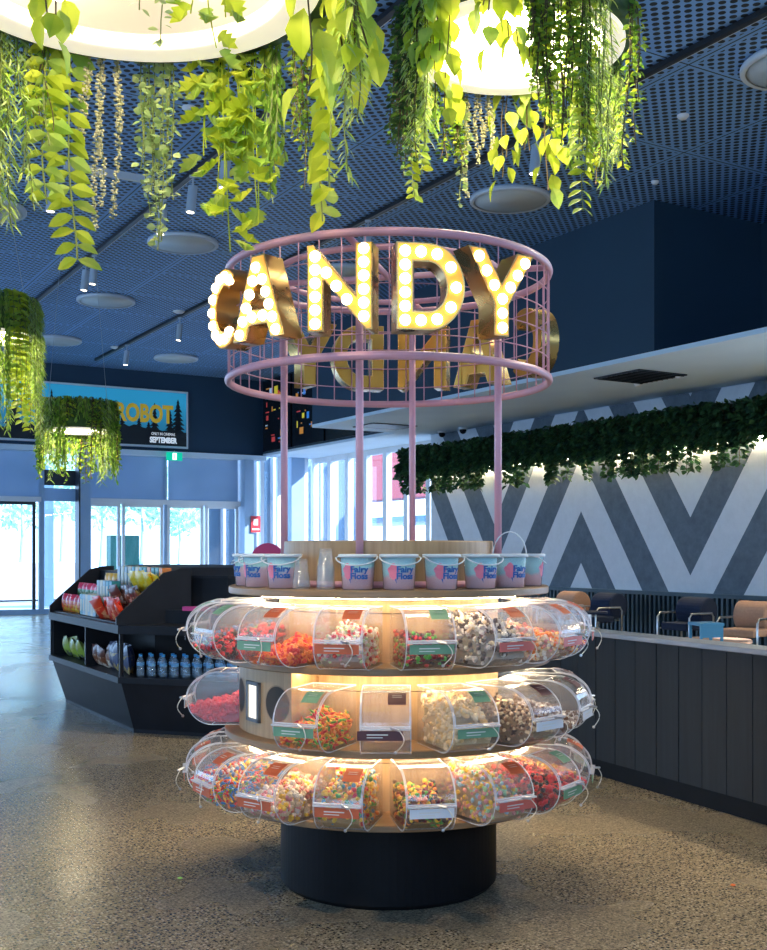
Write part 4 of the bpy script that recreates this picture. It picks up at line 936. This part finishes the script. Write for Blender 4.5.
def candy(parent_loc, rz, cols, label, fill=0.6, size=0.011, shape='ball', seed=0, n=620, slope=0.25):
    rr = random.Random(seed); b = MB(); size *= .86
    for i in range(n):
        for _ in range(30):
            y = rr.uniform(-.168, .147); x = rr.uniform(-BW+.014, BW-.014)
            zt = .235*fill+slope*y+.012*sin(x*40+y*31+seed); zt = max(min(zt, .222), .02); 
            if y < -.10: zt = min(zt, .105)
            zl = inside_z(y)+size
            if zt <= zl: continue
            z = zt-abs(rr.gauss(0, .02)) if rr.random() < .6 else rr.uniform(zl, zt)
            z = max(z, zl)
            if rr.random() < .78 and z < zt-.022 and abs(x) < BW-.03 and y > -.12: x = (BW-.016)*(1 if x > 0 else -1)
            break
        else: continue
        sc = {'ball': (1, 1, 1), 'long': (.55, .55, 2.0), 'flat': (1.2, 1.2, .5), 'chunk': (1.1, .8, .9)}[shape]
        b.ico((x, y, z), size*rr.uniform(.8, 1.2), candy_mat(rr.choice(cols)), sc, Euler((rr.random()*6, rr.random()*6, rr.random()*6)))
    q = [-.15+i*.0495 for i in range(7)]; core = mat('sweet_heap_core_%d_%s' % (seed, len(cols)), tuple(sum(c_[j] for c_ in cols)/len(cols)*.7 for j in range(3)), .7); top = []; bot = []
    for y in q:
        zt = max(min(.235*fill+slope*y, .222), .02); zt = min(zt, .105) if y < -.10 else zt
        zl = inside_z(y)+.004; top.append((y, max(zt-.020, zl+.002))); bot.append((y, zl))
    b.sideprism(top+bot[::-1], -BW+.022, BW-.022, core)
    o = b.build('loose_sweets', None, False, parent_loc, rz); tag(o, label, 'candy', kind='stuff'); return o
RED, DKR, ORG, YEL, GRN_, BLU, PNK, CRM, BRN, DBR, WHT, PUR = (.75, .02, .03), (.22, .01, .015), (.95, .25, .03), (.95, .60, .05), (.12, .42, .05), (.03, .25, .60), (.85, .35, .35), (.86, .68, .42), (.20, .09, .04), (.07, .03, .018), (.88, .82, .72), (.2, .05, .2)
def candy_bin(phi, tier, head, strip, lab, cols=None, cl=None, **kw):
    z = SH[tier][1]; loc = K0+on(0.725, radians(phi), z); rz = radians(phi)
    o = thing('candy_bin', lab, 'candy bin', loc, rz); obj('body', BBODY, o); obj('lid', BLID, o)
    if head: obj('header_label', HL[head], o)
    if strip: obj('strip_label', SL[strip], o)
    obj('tether', TETH[0], o)
    if cols: candy(loc, rz, cols, cl, seed=int(phi*7+tier*100), **kw)
T, M_, B_ = 2, 1, 0
candy_bin(-102.5, T, 'green', 'green', 'clear bin hidden behind the leftmost of the top tier', (RED, BLU, DBR), 'dark and red sweets behind the leftmost top bin', fill=.4)
candy_bin(-80, T, 'green', None, 'leftmost clear bin of the top tier with a green label', (RED, GRN_, DBR), 'red and green sweets in the leftmost top bin', fill=.35)
candy_bin(-57.5, T, 'green', None, 'top tier bin with red and black berries, second from left', (RED, RED, DBR, (.03, .01, .02)), 'red and black berry sweets', fill=.45, size=.013)
candy_bin(-35, T, 'orange', 'green', 'top tier bin with orange header and green strip', (ORG, RED, (.95, .18, .03)), 'orange and red gummies low in the top tier bin', fill=.28, size=.014, shape='flat')
candy_bin(-12.5, T, 'orange', 'orange', 'top tier bin with two orange labels, left of centre', (WHT, PNK, (.6, .75, .4), WHT, CRM, RED), 'pale pink and green sweets in the top tier', fill=.55, size=.011)
candy_bin(10, T, 'green', 'green', 'top tier bin with two green labels, right of centre', (DKR, DKR, DBR, GRN_, RED), 'dark red sweets with green bits in the top tier', fill=.42, size=.011)
candy_bin(32.5, T, 'orange', 'coral', 'top tier bin of grey and cream nuts with orange and coral labels', (WHT, CRM, DBR, (.4, .36, .34), (.12, .10, .10), WHT), 'grey, black and cream nut sweets', fill=.72, size=.013, shape='chunk')
candy_bin(55, T, 'orange', 'coral', 'frosty top tier bin of pale sweets with orange and coral labels', (PNK, CRM, WHT, ORG, CRM), 'pale sweets with orange bits in the top tier', fill=.5, size=.012)
candy_bin(77.5, T, 'orange', 'coral', 'rightmost clear bin of the top tier', (RED, YEL, ORG, DKR), 'red and yellow sweets in the rightmost top bin', fill=.4)
candy_bin(100, T, 'green', 'green', 'clear bin behind the rightmost of the top tier', (YEL, RED), 'yellow sweets behind the rightmost top bin', fill=.35)
candy_bin(-91, M_, None, 'white', 'middle tier bin of bright red sweets left of the oak panel', (RED, RED, (.85, .03, .04)), 'bright red sweets in the leftmost middle bin', fill=.48, size=.014, shape='chunk')
candy_bin(-23.5, M_, 'green', 'green', 'middle tier bin of orange and green jellies with green labels', (ORG, ORG, YEL, RED, GRN_), 'orange, yellow and green jellies', fill=.42, size=.012, shape='long')
candy_bin(-1, M_, 'maroon', 'maroon', 'empty middle tier bin with maroon labels at the centre')
candy_bin(21.5, M_, 'green', 'green', 'middle tier bin of golden popcorn with green labels', (CRM, (.92, .62, .25), (.95, .75, .45)), 'golden caramel popcorn', fill=.74, size=.014, shape='chunk')
candy_bin(44, M_, 'maroon', 'white', 'middle tier bin of brown chips with a maroon header', (BRN, DBR, (.4, .22, .12), CRM), 'brown chocolate chips in the middle tier', fill=.58, size=.009)
candy_bin(66.5, M_, 'maroon', 'white', 'middle tier bin right of the brown chips', (WHT, (.5, .4, .35), BRN), 'pale and brown sweets in the middle tier', fill=.4)
candy_bin(89, M_, 'maroon', 'white', 'rightmost clear bin of the middle tier', (BRN, WHT), 'brown sweets in the rightmost middle bin', fill=.3)
candy_bin(-102.5, B_, 'orange', 'orange', 'bottom tier bin hidden behind the leftmost one', (BLU, RED), 'blue sweets behind the leftmost bottom bin', fill=.35)
candy_bin(-80, B_, 'orange', 'orange', 'leftmost clear bin of the bottom tier', (BLU, RED, YEL, WHT), 'blue and red sweets in the leftmost bottom bin', fill=.45)
candy_bin(-57.5, B_, 'orange', 'orange', 'bottom tier bin of blue and yellow worms with orange labels', (BLU, YEL, ORG, RED, BLU, GRN_), 'blue, yellow and orange gummy worms', fill=.5, size=.011, shape='long')
candy_bin(-35, B_, 'orange', 'orange', 'bottom tier bin of cream puffs with orange labels', (CRM, WHT, YEL, PNK, CRM, (.75, .2, .15)), 'cream and yellow puffs with pink bits', fill=.5, size=.014)
candy_bin(-12.5, B_, 'orange', 'orange', 'bottom tier bin of mixed jelly beans left of centre', (YEL, ORG, CRM, RED, GRN_, (.1, .35, .5), YEL), 'yellow, red and teal mixed sweets', fill=.68, size=.012, shape='chunk')
candy_bin(10, B_, None, 'white', 'bottom tier bin with no coloured label, right of centre', (BRN, YEL, GRN_, DKR, ORG, DBR), 'brown, yellow and green wrapped sweets', fill=.45, size=.012)
candy_bin(32.5, B_, 'orange', 'coral', 'bottom tier bin of pastel cubes with orange and coral labels', ((.45, .75, .35), PNK, (.95, .55, .25), (.4, .65, .75), YEL, PNK), 'pastel green, pink and orange sugar cubes', fill=.72, size=.012, shape='chunk')
candy_bin(55, B_, 'green', 'green', 'bottom tier bin of red and black sweets with green labels', (RED, (.04, .01, .02), DKR, RED), 'red and black sweets in the bottom tier', fill=.58, size=.013)
candy_bin(77.5, B_, 'orange', 'green', 'rightmost clear bin of the bottom tier', (RED, ORG, DKR), 'red sweets in the rightmost bottom bin', fill=.4)
candy_bin(100, B_, 'orange', 'green', 'bottom tier bin behind the rightmost one', (ORG, YEL), 'orange sweets behind the rightmost bottom bin', fill=.3)

# ------------------------------------------------------------------ floss buckets and cups on the top
FLOSS = mat('pink_and_teal_floss', rough=0.7); k = NT(FLOSS); v = k.coords(); x_, y_, z_ = k.xyz(v)
ff = k.math('ADD', k.math('ADD', z_, k.math('MULTIPLY', k.noise(v, 18, 3), 0.05)), k.math('MULTIPLY', x_, -0.25))
k.base(k.ramp(k.math('MULTIPLY', ff, 6.0), [(0.52, (0.97, 0.58, 0.60)), (0.60, (0.42, 0.78, 0.80))]))
BLUT = mat('lettering_blue', (0.02, 0.13, 0.42), 0.5); PKB = mat('bucket_pink_blob', (0.85, 0.22, 0.30), 0.5)
TUB = clear('milky_tub_plastic', (0.95, 0.96, 0.97), 0.16, (0.95, 0.95, 0.97), 1.45, 0.12); LIDW = mat('milky_rim', (0.72, 0.78, 0.80), 0.4)
RT, RB, BH = 0.073, 0.062, 0.142
def wrap(me, r0):
    for v_ in me.vertices:
        x, y, z = v_.co; r = r0+(RT-RB)*(z/BH)+(-y); a = x/r0; v_.co = (r*sin(a), -r*cos(a), z)
    return me
def bucket_meshes():
    b = MB(); b.lathe([(0.001, .0), (RB, .0), (RT, BH-.004)], TUB, 36); tub = b.mesh('tub', True)
    b = MB(); b.lathe([(RT-.001, BH-.012), (RT+.005, BH-.012), (RT+.006, BH), (RT-.002, BH+.002), (.001, BH+.001)], LIDW, 36); rim = b.mesh('lid', True)
    b = MB(); b.lathe([(.001, .003), (RB-.003, .003), (RT-.005, BH-.014), (.001, BH-.010)], FLOSS, 36); fl_ = b.mesh('candy_floss', True)
    b = MB(); b.tube([(-(RT+.006), 0, BH-.008)]+[((RT+.012)*sin(a), -(RT+.012)*cos(a)*0.6-.03, BH-.008-.035*cos(a)) for a in [radians(q) for q in range(-80, 81, 16)]]+[(RT+.006, 0, BH-.008)], .0028, LIDW, 6); hd = b.mesh('handle', True)
    b = MB(); b.tube([((RT+.008)*sin(a), 0.0, BH-.008+(RT+.03)*cos(a)) for a in [radians(q) for q in range(-90, 91, 12)]], .0028, LIDW, 6); hu = b.mesh('handle', True)
    t1 = text_mesh('Fairy', .034, BLUT, .0006, 'CENTER', .0012); t1.transform(Matrix.Translation((.014, -.001, .072)) @ XR); wrap(t1, RB+.001)
    t2 = text_mesh('Floss', .034, BLUT, .0006, 'CENTER', .0012); t2.transform(Matrix.Translation((.014, -.001, .045)) @ XR); wrap(t2, RB+.001)
    b = MB(); n = 22; pts = [(-.030+.022*cos(2*pi*i/n)*(1+.15*sin(5*2*pi*i/n)), .075+.030*sin(2*pi*i/n)*(1+.12*cos(4*2*pi*i/n))) for i in range(n)]
    b.add([(-.030, -.0006, .075)]+[(x, -.0006, z) for x, z in pts], [(0, 1+i, 1+(i+1) % n) for i in range(n)], PKB)
    b.add([(-.026, -.0006, .045), (-.020, -.0006, .045), (-.018, -.0006, .026)], [(0, 1, 2)], BLUT); bl = wrap(b.mesh('pink_cloud'), RB+.001)
    return tub, rim, fl_, hd, hu, t1, t2, bl
BKT = bucket_meshes()
def bucket(phi, lab, turn=0, up=False, r=0.635):
    o = thing('floss_bucket', lab, 'bucket', K0+on(r, radians(phi), 1.34), radians(phi+turn))
    obj('tub', BKT[0], o); obj('lid', BKT[1], o); obj('candy_floss', BKT[2], o); obj('handle', BKT[4 if up else 3], o)
    obj('lettering', BKT[5], o); obj('lettering', BKT[6], o); obj('pink_cloud', BKT[7], o)
for a in ((-78, 'leftmost floss bucket on the top shelf, mostly overlapped', 5), (-61, 'second floss bucket from the left, overlapped by the next', 25), (-44, 'third floss bucket from the left, beside the single cup', 30)): bucket(*a)
bucket(-11.5, 'floss bucket just right of the tall cup stack', 5); bucket(3.5, 'floss bucket in the middle, in front of the pink foot hoop', 5); bucket(19.5, 'floss bucket third from the right of the front row', 0)
bucket(36.5, 'floss bucket with its handle crossing the front', -15, False); bucket(54, 'floss bucket with the looped handle standing up', -32, True); bucket(78, 'rightmost floss bucket on the top shelf', 10)
def cups(phi, n, lab, h1=.105, r=.645):
    o = thing('cup_stack', lab, 'cups', K0+on(r, radians(phi), 1.34), 0)
    for i in range(n):
        b = MB(); z = i*.0095; b.lathe([(.036, z), (.0385, z+.003), (.0365, z+.006), (.025, z+h1), (.001, z+h1)], FROST, 28); b.build('cup', o, True)
cups(-34, 3, 'short stack of upturned clear cups beside the third bucket'); cups(-23.5, 9, 'tall stack of upturned clear cups left of centre', .09)

# ------------------------------------------------------------------ black snack island
isl = thing('snack_island', 'black eight-sided snack island with stepped displays', 'display stand', RP(0, 0, 0), A)
def octo(i, ti=0.0): return [(2.70+i, 8.75+i*.41), (3.42+i*.41, 7.95+i), (4.20-i*.41, 7.95+i), (4.92-i, 8.75+i*.41), (4.92-i, 11.0-i*.41), (4.2-i*.41, 11.8-i), (3.42+i*.41, 11.8-i), (2.7+i, 11.0-i*.41)]
b = MB(); b.prism(octo(.15), 0, .03, STAND); b.prism(octo(.15), .03, .42, STAND, octo(.03)); b.build('tapered_base', isl)
b = MB(); b.prism(octo(0), .42, .47, STAND); b.build('lower_deck', isl)
b = MB(); b.prism(octo(.36), .47, .82, BLACK); b.build('inner_core', isl)
b = MB(); b.prism(octo(0), .82, .89, STAND); b.build('upper_deck', isl)
for (x0, y0) in octo(0.03): b = MB(); b.prism([(x0-.015, y0-.015), (x0+.015, y0-.015), (x0+.015, y0+.015), (x0-.015, y0+.015)], .47, .82, STAND); b.build('corner_post', isl)
b = MB(); b.box(2.73, 3.1, 9.80, 9.83, .47, .82, STAND); b.build('divider', isl)
b = MB(); b.box(2.73, 3.1, 10.94, 10.97, .47, .82, STAND); b.build('divider', isl)
b = MB(); b.prism(octo(.33), .89, 1.00, STAND); b.build('raised_step', isl)
def inner(i): return [(3.22+i, 9.05+i*.4), (3.60+i*.4, 8.62+i), (4.08-i*.4, 8.62+i), (4.45-i, 9.05+i*.4), (4.45-i, 10.7-i*.4), (4.1-i*.4, 11.2-i), (3.6+i*.4, 11.2-i), (3.22+i, 10.7-i*.4)]
b = MB(); b.prism(inner(0), 1.00, 1.26, STAND); b.prism(inner(-.03), 1.26, 1.285, STAND); b.prism(inner(.0), 1.285, 1.35, STAND, inner(.16)); b.build('centre_block', isl)
# stepped display along the left side
for tt_ in (8.79, 10.95):
    b = MB(); prof = [(2.70, .89), (2.70, .95), (2.78, 1.03), (3.10, 1.31), (3.24, 1.34), (3.34, 1.34), (3.34, .89)]
    b.add([(x, tt_, z) for x, z in prof]+[(x, tt_+.025, z) for x, z in prof], [tuple(range(7)), tuple(range(13, 6, -1))]+[(i, 7+i, 7+(i+1) % 7, (i+1) % 7) for i in range(7)], STAND); b.build('side_panel', isl)
STEP = [(2.74, 2.91, .905), (2.91, 3.06, 1.02), (3.06, 3.21, 1.14)]
b = MB()
for x0, x1, z in STEP: b.box(x0, x1+.02, 8.815, 10.95, z-.015, z, STAND); b.box(x1, x1+.02, 8.815, 10.95, z, z+.06, STAND)
b.box(3.2, 3.24, 8.815, 10.95, .89, 1.30, STAND); b.build('display_step', isl)
def pk(c1, c2, name): 
    m = mat(name, rough=0.3); k = NT(m); v = k.coords(); k.base(k.ramp(k.noise(v, 16, 2), [(0.47, c1), (0.53, c2)])); return m
PKM = {'redorange': (pk((.75, .10, .02), (.85, .45, .05), 'packet_orange'), mat('packet_red_top', (.65, .02, .06), .3)), 'redgreen': (pk((.05, .18, .05), (.55, .55, .4), 'packet_green'), mat('packet_pink_top', (.72, .03, .10), .3)),
       'red': (pk((.72, .03, .01), (.9, .35, .15), 'packet_red'), mat('packet_red_plain', (.75, .05, .01), .3)), 'brown': (pk((.22, .07, .03), (.75, .6, .45), 'packet_brown'), mat('packet_dark', (.12, .04, .03), .3)),
       'yellow': (pk((.9, .60, .02), (.95, .75, .15), 'packet_yellow'), mat('packet_yellow_plain', (.9, .6, .02), .3)), 'dark': (pk((.02, .04, .12), (.45, .32, .12), 'packet_navy'), mat('packet_dark_top', (.03, .04, .10), .3)),
       'orangebox': (pk((.85, .40, .03), (.5, .15, .08), 'packet_amber'), mat('packet_amber_top', (.85, .45, .05), .3)), 'green': (pk((.30, .42, .05), (.08, .10, .08), 'packet_lime'), mat('packet_lime_top', (.35, .4, .1), .3))}
def bag_mesh(kind, w, h, d):
    m1, m2 = PKM[kind]; b = MB(); n, q = 6, 8; vs = []; fs = []
    for sg in (-1, 1):
        for j in range(q+1):
            for i in range(n+1):
                u, t_ = i/n, j/q; bul = (sin(pi*u)**.5 if 0 < u < 1 else 0)*(sin(pi*t_)**.6 if 0 < t_ < 1 else 0)
                vs.append(((u-.5)*w*(1-.06*sin(pi*t_)), sg*d/2*bul, h*t_))
    N = (n+1)*(q+1)
    b.v = [tuple(v) for v in vs]
    for sg in (0, 1):
        for j in range(q):
            for i in range(n):
                a = sg*N+j*(n+1)+i; f = (a, a+1, a+n+2, a+n+1); b.f.append(f if sg == 0 else f[::-1]); b.m.append(b.mi(m2 if j >= q-3 else m1))
    b.mi(m1); return b.mesh('packet', True)
def packets(kind, s, z, t0, t1, n, lab, grp, w=.13, h=.17, d=.07, lean=0.0, jit=.0, lay=False):
    me = bag_mesh(kind, w, h, d); rr = random.Random(n*7+int(t0*10)); 
    for i in range(n):
        t = t0+(t1-t0)*(i+.5)/n; o = obj('snack_packet', me, None, RP(s+rr.uniform(-jit, jit), t, z+(0.0)), (lean+(rr.uniform(-.15, .25) if jit else 0), rr.uniform(-.22, .22) if jit else 0, A-pi/2+rr.uniform(-.25, .25)))
        tag(o, lab+(', %s from the left' % ORD[n-i]), 'snack packet', grp)
def tz(px, s): return t_at(px, s)
g1 = 'snacks in the bottom display row'; g2 = 'snacks in the middle display row'; g3 = 'snacks in the top display row'
packets('redorange', 2.83, .905, 10.22, 10.90, 5, 'red-topped orange snack packet in the bottom display row', 'red-topped orange packets', .15, .17, .08)
packets('redgreen', 2.985, 1.02, 10.20, 10.90, 5, 'red-topped green snack packet in the middle display row', 'red-topped green packets', .15, .16, .08)
packets('orangebox', 3.13, 1.14, 10.15, 10.50, 3, 'amber snack packet at the left of the top display row', 'amber packets in the top row', .13, .14, .06)
packets('red', 2.82, .905, 8.86, 9.68, 10, 'bright red crisp packet leaning in the bottom display row', 'bright red crisp packets', .17, .20, .06, .35, .03)
packets('brown', 2.97, 1.02, 8.84, 9.70, 10, 'brown and cream packet leaning in the middle display row', 'brown and cream packets', .17, .18, .06, .35, .03)
packets('yellow', 3.12, 1.14, 8.86, 9.58, 9, 'bright yellow packet leaning in the top display row', 'bright yellow packets', .17, .19, .06, .35, .03)
CN = {}
def carton(s, t, z, c, lab, grp, w=.082, h=.19, d=.08):
    CN[grp] = CN.get(grp, 0)+1; lab = lab+', %s of its colour from the right' % ORD[CN[grp]]
    o = thing('snack_carton', lab, 'carton', RP(s, t, z), A-pi/2, grp)
    cm_ = c; b = MB(); b.box(-w/2, w/2, -d/2, d/2, 0, h, cm_); b.build('box', o, bevel=.003)
    b = MB(); b.box(-w*.25, w*.25, -d/2-.002, -d/2, h*.2, h*.75, mat_c['cream']); b.build('front_print', o)
mat_c = {'teal': mat('carton_teal', (.03, .26, .32), .4), 'grey': mat('carton_grey_blue', (.28, .40, .45), .4), 'cream': mat('carton_cream', (.60, .52, .36), .4), 'orange': mat('carton_orange', (.65, .22, .05), .4)}
for i in range(6): c = ('grey', 'cream', 'grey', 'cream', 'grey', 'teal')[i]; carton(2.83, 9.74+i*.085, .905, mat_c[c], '%s carton in the bottom display row' % ({'grey': 'blue grey', 'cream': 'cream', 'teal': 'teal'}[c]), c+' cartons bottom row')
for i in range(5): c = ('teal', 'teal', 'grey', 'cream', 'grey')[i]; carton(2.98, 9.76+i*.095, 1.02, mat_c[c], '%s carton in the middle display row' % ({'grey': 'blue grey', 'cream': 'cream', 'teal': 'teal'}[c]), c+' cartons middle row', h=.20)
for i in range(12): c = ('orange', 'teal', 'teal', 'orange', 'teal', 'teal', 'cream', 'teal', 'cream', 'grey', 'cream', 'grey')[i]; carton(3.15, 8.90+i*.105, 1.14, mat_c[c], '%s carton in the top display row' % ({'grey': 'blue grey', 'cream': 'cream', 'teal': 'teal', 'orange': 'orange'}[c]), c+' cartons top row', h=.21)
packets('dark', 2.86, .475, 8.85, 9.4, 5, 'navy and gold packet in the open shelf nearest the corner', 'navy and gold packets', .22, .24, .09, .2, .03)
packets('brown', 2.84, .475, 9.4, 9.76, 3, 'brown packet in the open lower shelf of the island', 'brown packets lower shelf', .2, .2, .09, .2, .03)
packets('green', 2.86, .475, 9.95, 10.8, 6, 'lime and dark packet in the left open shelf of the island', 'lime packets lower shelf', .2, .2, .09, .2, .03)
# bottles on the angled front shelf
BTL = clear('water_bottle_plastic', (.88, .95, 1), .14, (.6, .8, .95), 1.4, .05); BCAP = mat('blue_bottle_cap', (.02, .30, .65), .4); BLAB = mat('bottle_label_blue', (.12, .36, .62), .4)
b = MB(); b.lathe([(.001, 0), (.028, 0), (.031, .01), (.031, .06), (.029, .07), (.031, .08), (.031, .12), (.013, .155), (.013, .165)], BTL, 16); bb_ = b.mesh('bottle', True)
b = MB(); b.cyl(.0145, .163, .182, BCAP, 12); bc_ = b.mesh('cap'); b = MB(); b.lathe([(.0315, .088), (.0315, .112)], BLAB, 16); bl_ = b.mesh('label_band', True)
BN = [0]
def bottle(s, t, z, w=''):
    BN[0] += 1; q = BN[0]; w = ('front row, %s from the left' % ORD[q]) if q < 10 else (('back row, %s from the left' % ORD[q-9]) if q < 19 else 'right-hand face, %s from the corner' % ORD[q-18])
    o = thing('water_bottle', 'small water bottle with blue cap on the island shelf, '+w, 'bottle', RP(s, t, z), A, 'blue-capped water bottles'); obj('bottle_body', bb_, o); obj('cap', bc_, o); obj('label_band', bl_, o)
p0, p1 = Vector((2.82, 8.75)), Vector((3.48, 8.04)); nn = Vector((.74, .68))
for row in range(2):
    for i in range(9): q = p0.lerp(p1, (i+.5+row*.3)/9.4)+nn*(.04+row*.10); bottle(q.x, q.y, .47, 'nth')
for i in range(6): bottle(3.58+i*.09, 8.04, .47, 'nth')
b = MB(); 
for i in range(4): b.box(-.12+i*.06, -.06+i*.06, -.03, .03, 0, .035, mat('sweet_box_magenta_%d' % i, (.62, .05, .25), .4))
tag(b.build('sweet_box', None, loc=RP(3.30, 8.55, 1.00), rz=A-radians(48)), 'flat magenta box of sweets on the raised step of the island', 'box')
# small dropped sweets
def dot(px, py, r, c, lab):
    Y = HC*F/(py-PY); b = MB(); b.ico((0, 0, r*.5), r, mat('dropped_'+lab.split()[0], c, .5), (1.3, 1, .5)); tag(b.build('dropped_sweet', None, loc=((px-PX)/F*Y, Y, 0)), lab+' sweet dropped on the concrete floor', 'sweet')
dot(180, 879, .010, (.35, .75, .15), 'green'); dot(733, 886, .010, (.8, .15, .02), 'orange')
# security cameras on the soffit by the mural
for i, (px, py, w) in enumerate(((442, 428, 'left'), (463, 424, 'right'))):
    s = 12.5; t = t_at(px, s); o = thing('security_camera', 'small dark dome camera on the soffit, %s of the pair' % w, 'camera', RP(s, t, SOFF), A)
    b = MB(); b.cyl(.09, -.04, -.002, WHITE, 20); b.build('mount', o); b = MB(); b.sphere((0, 0, -.06), .07, BLACK); b.build('dome', o, True)
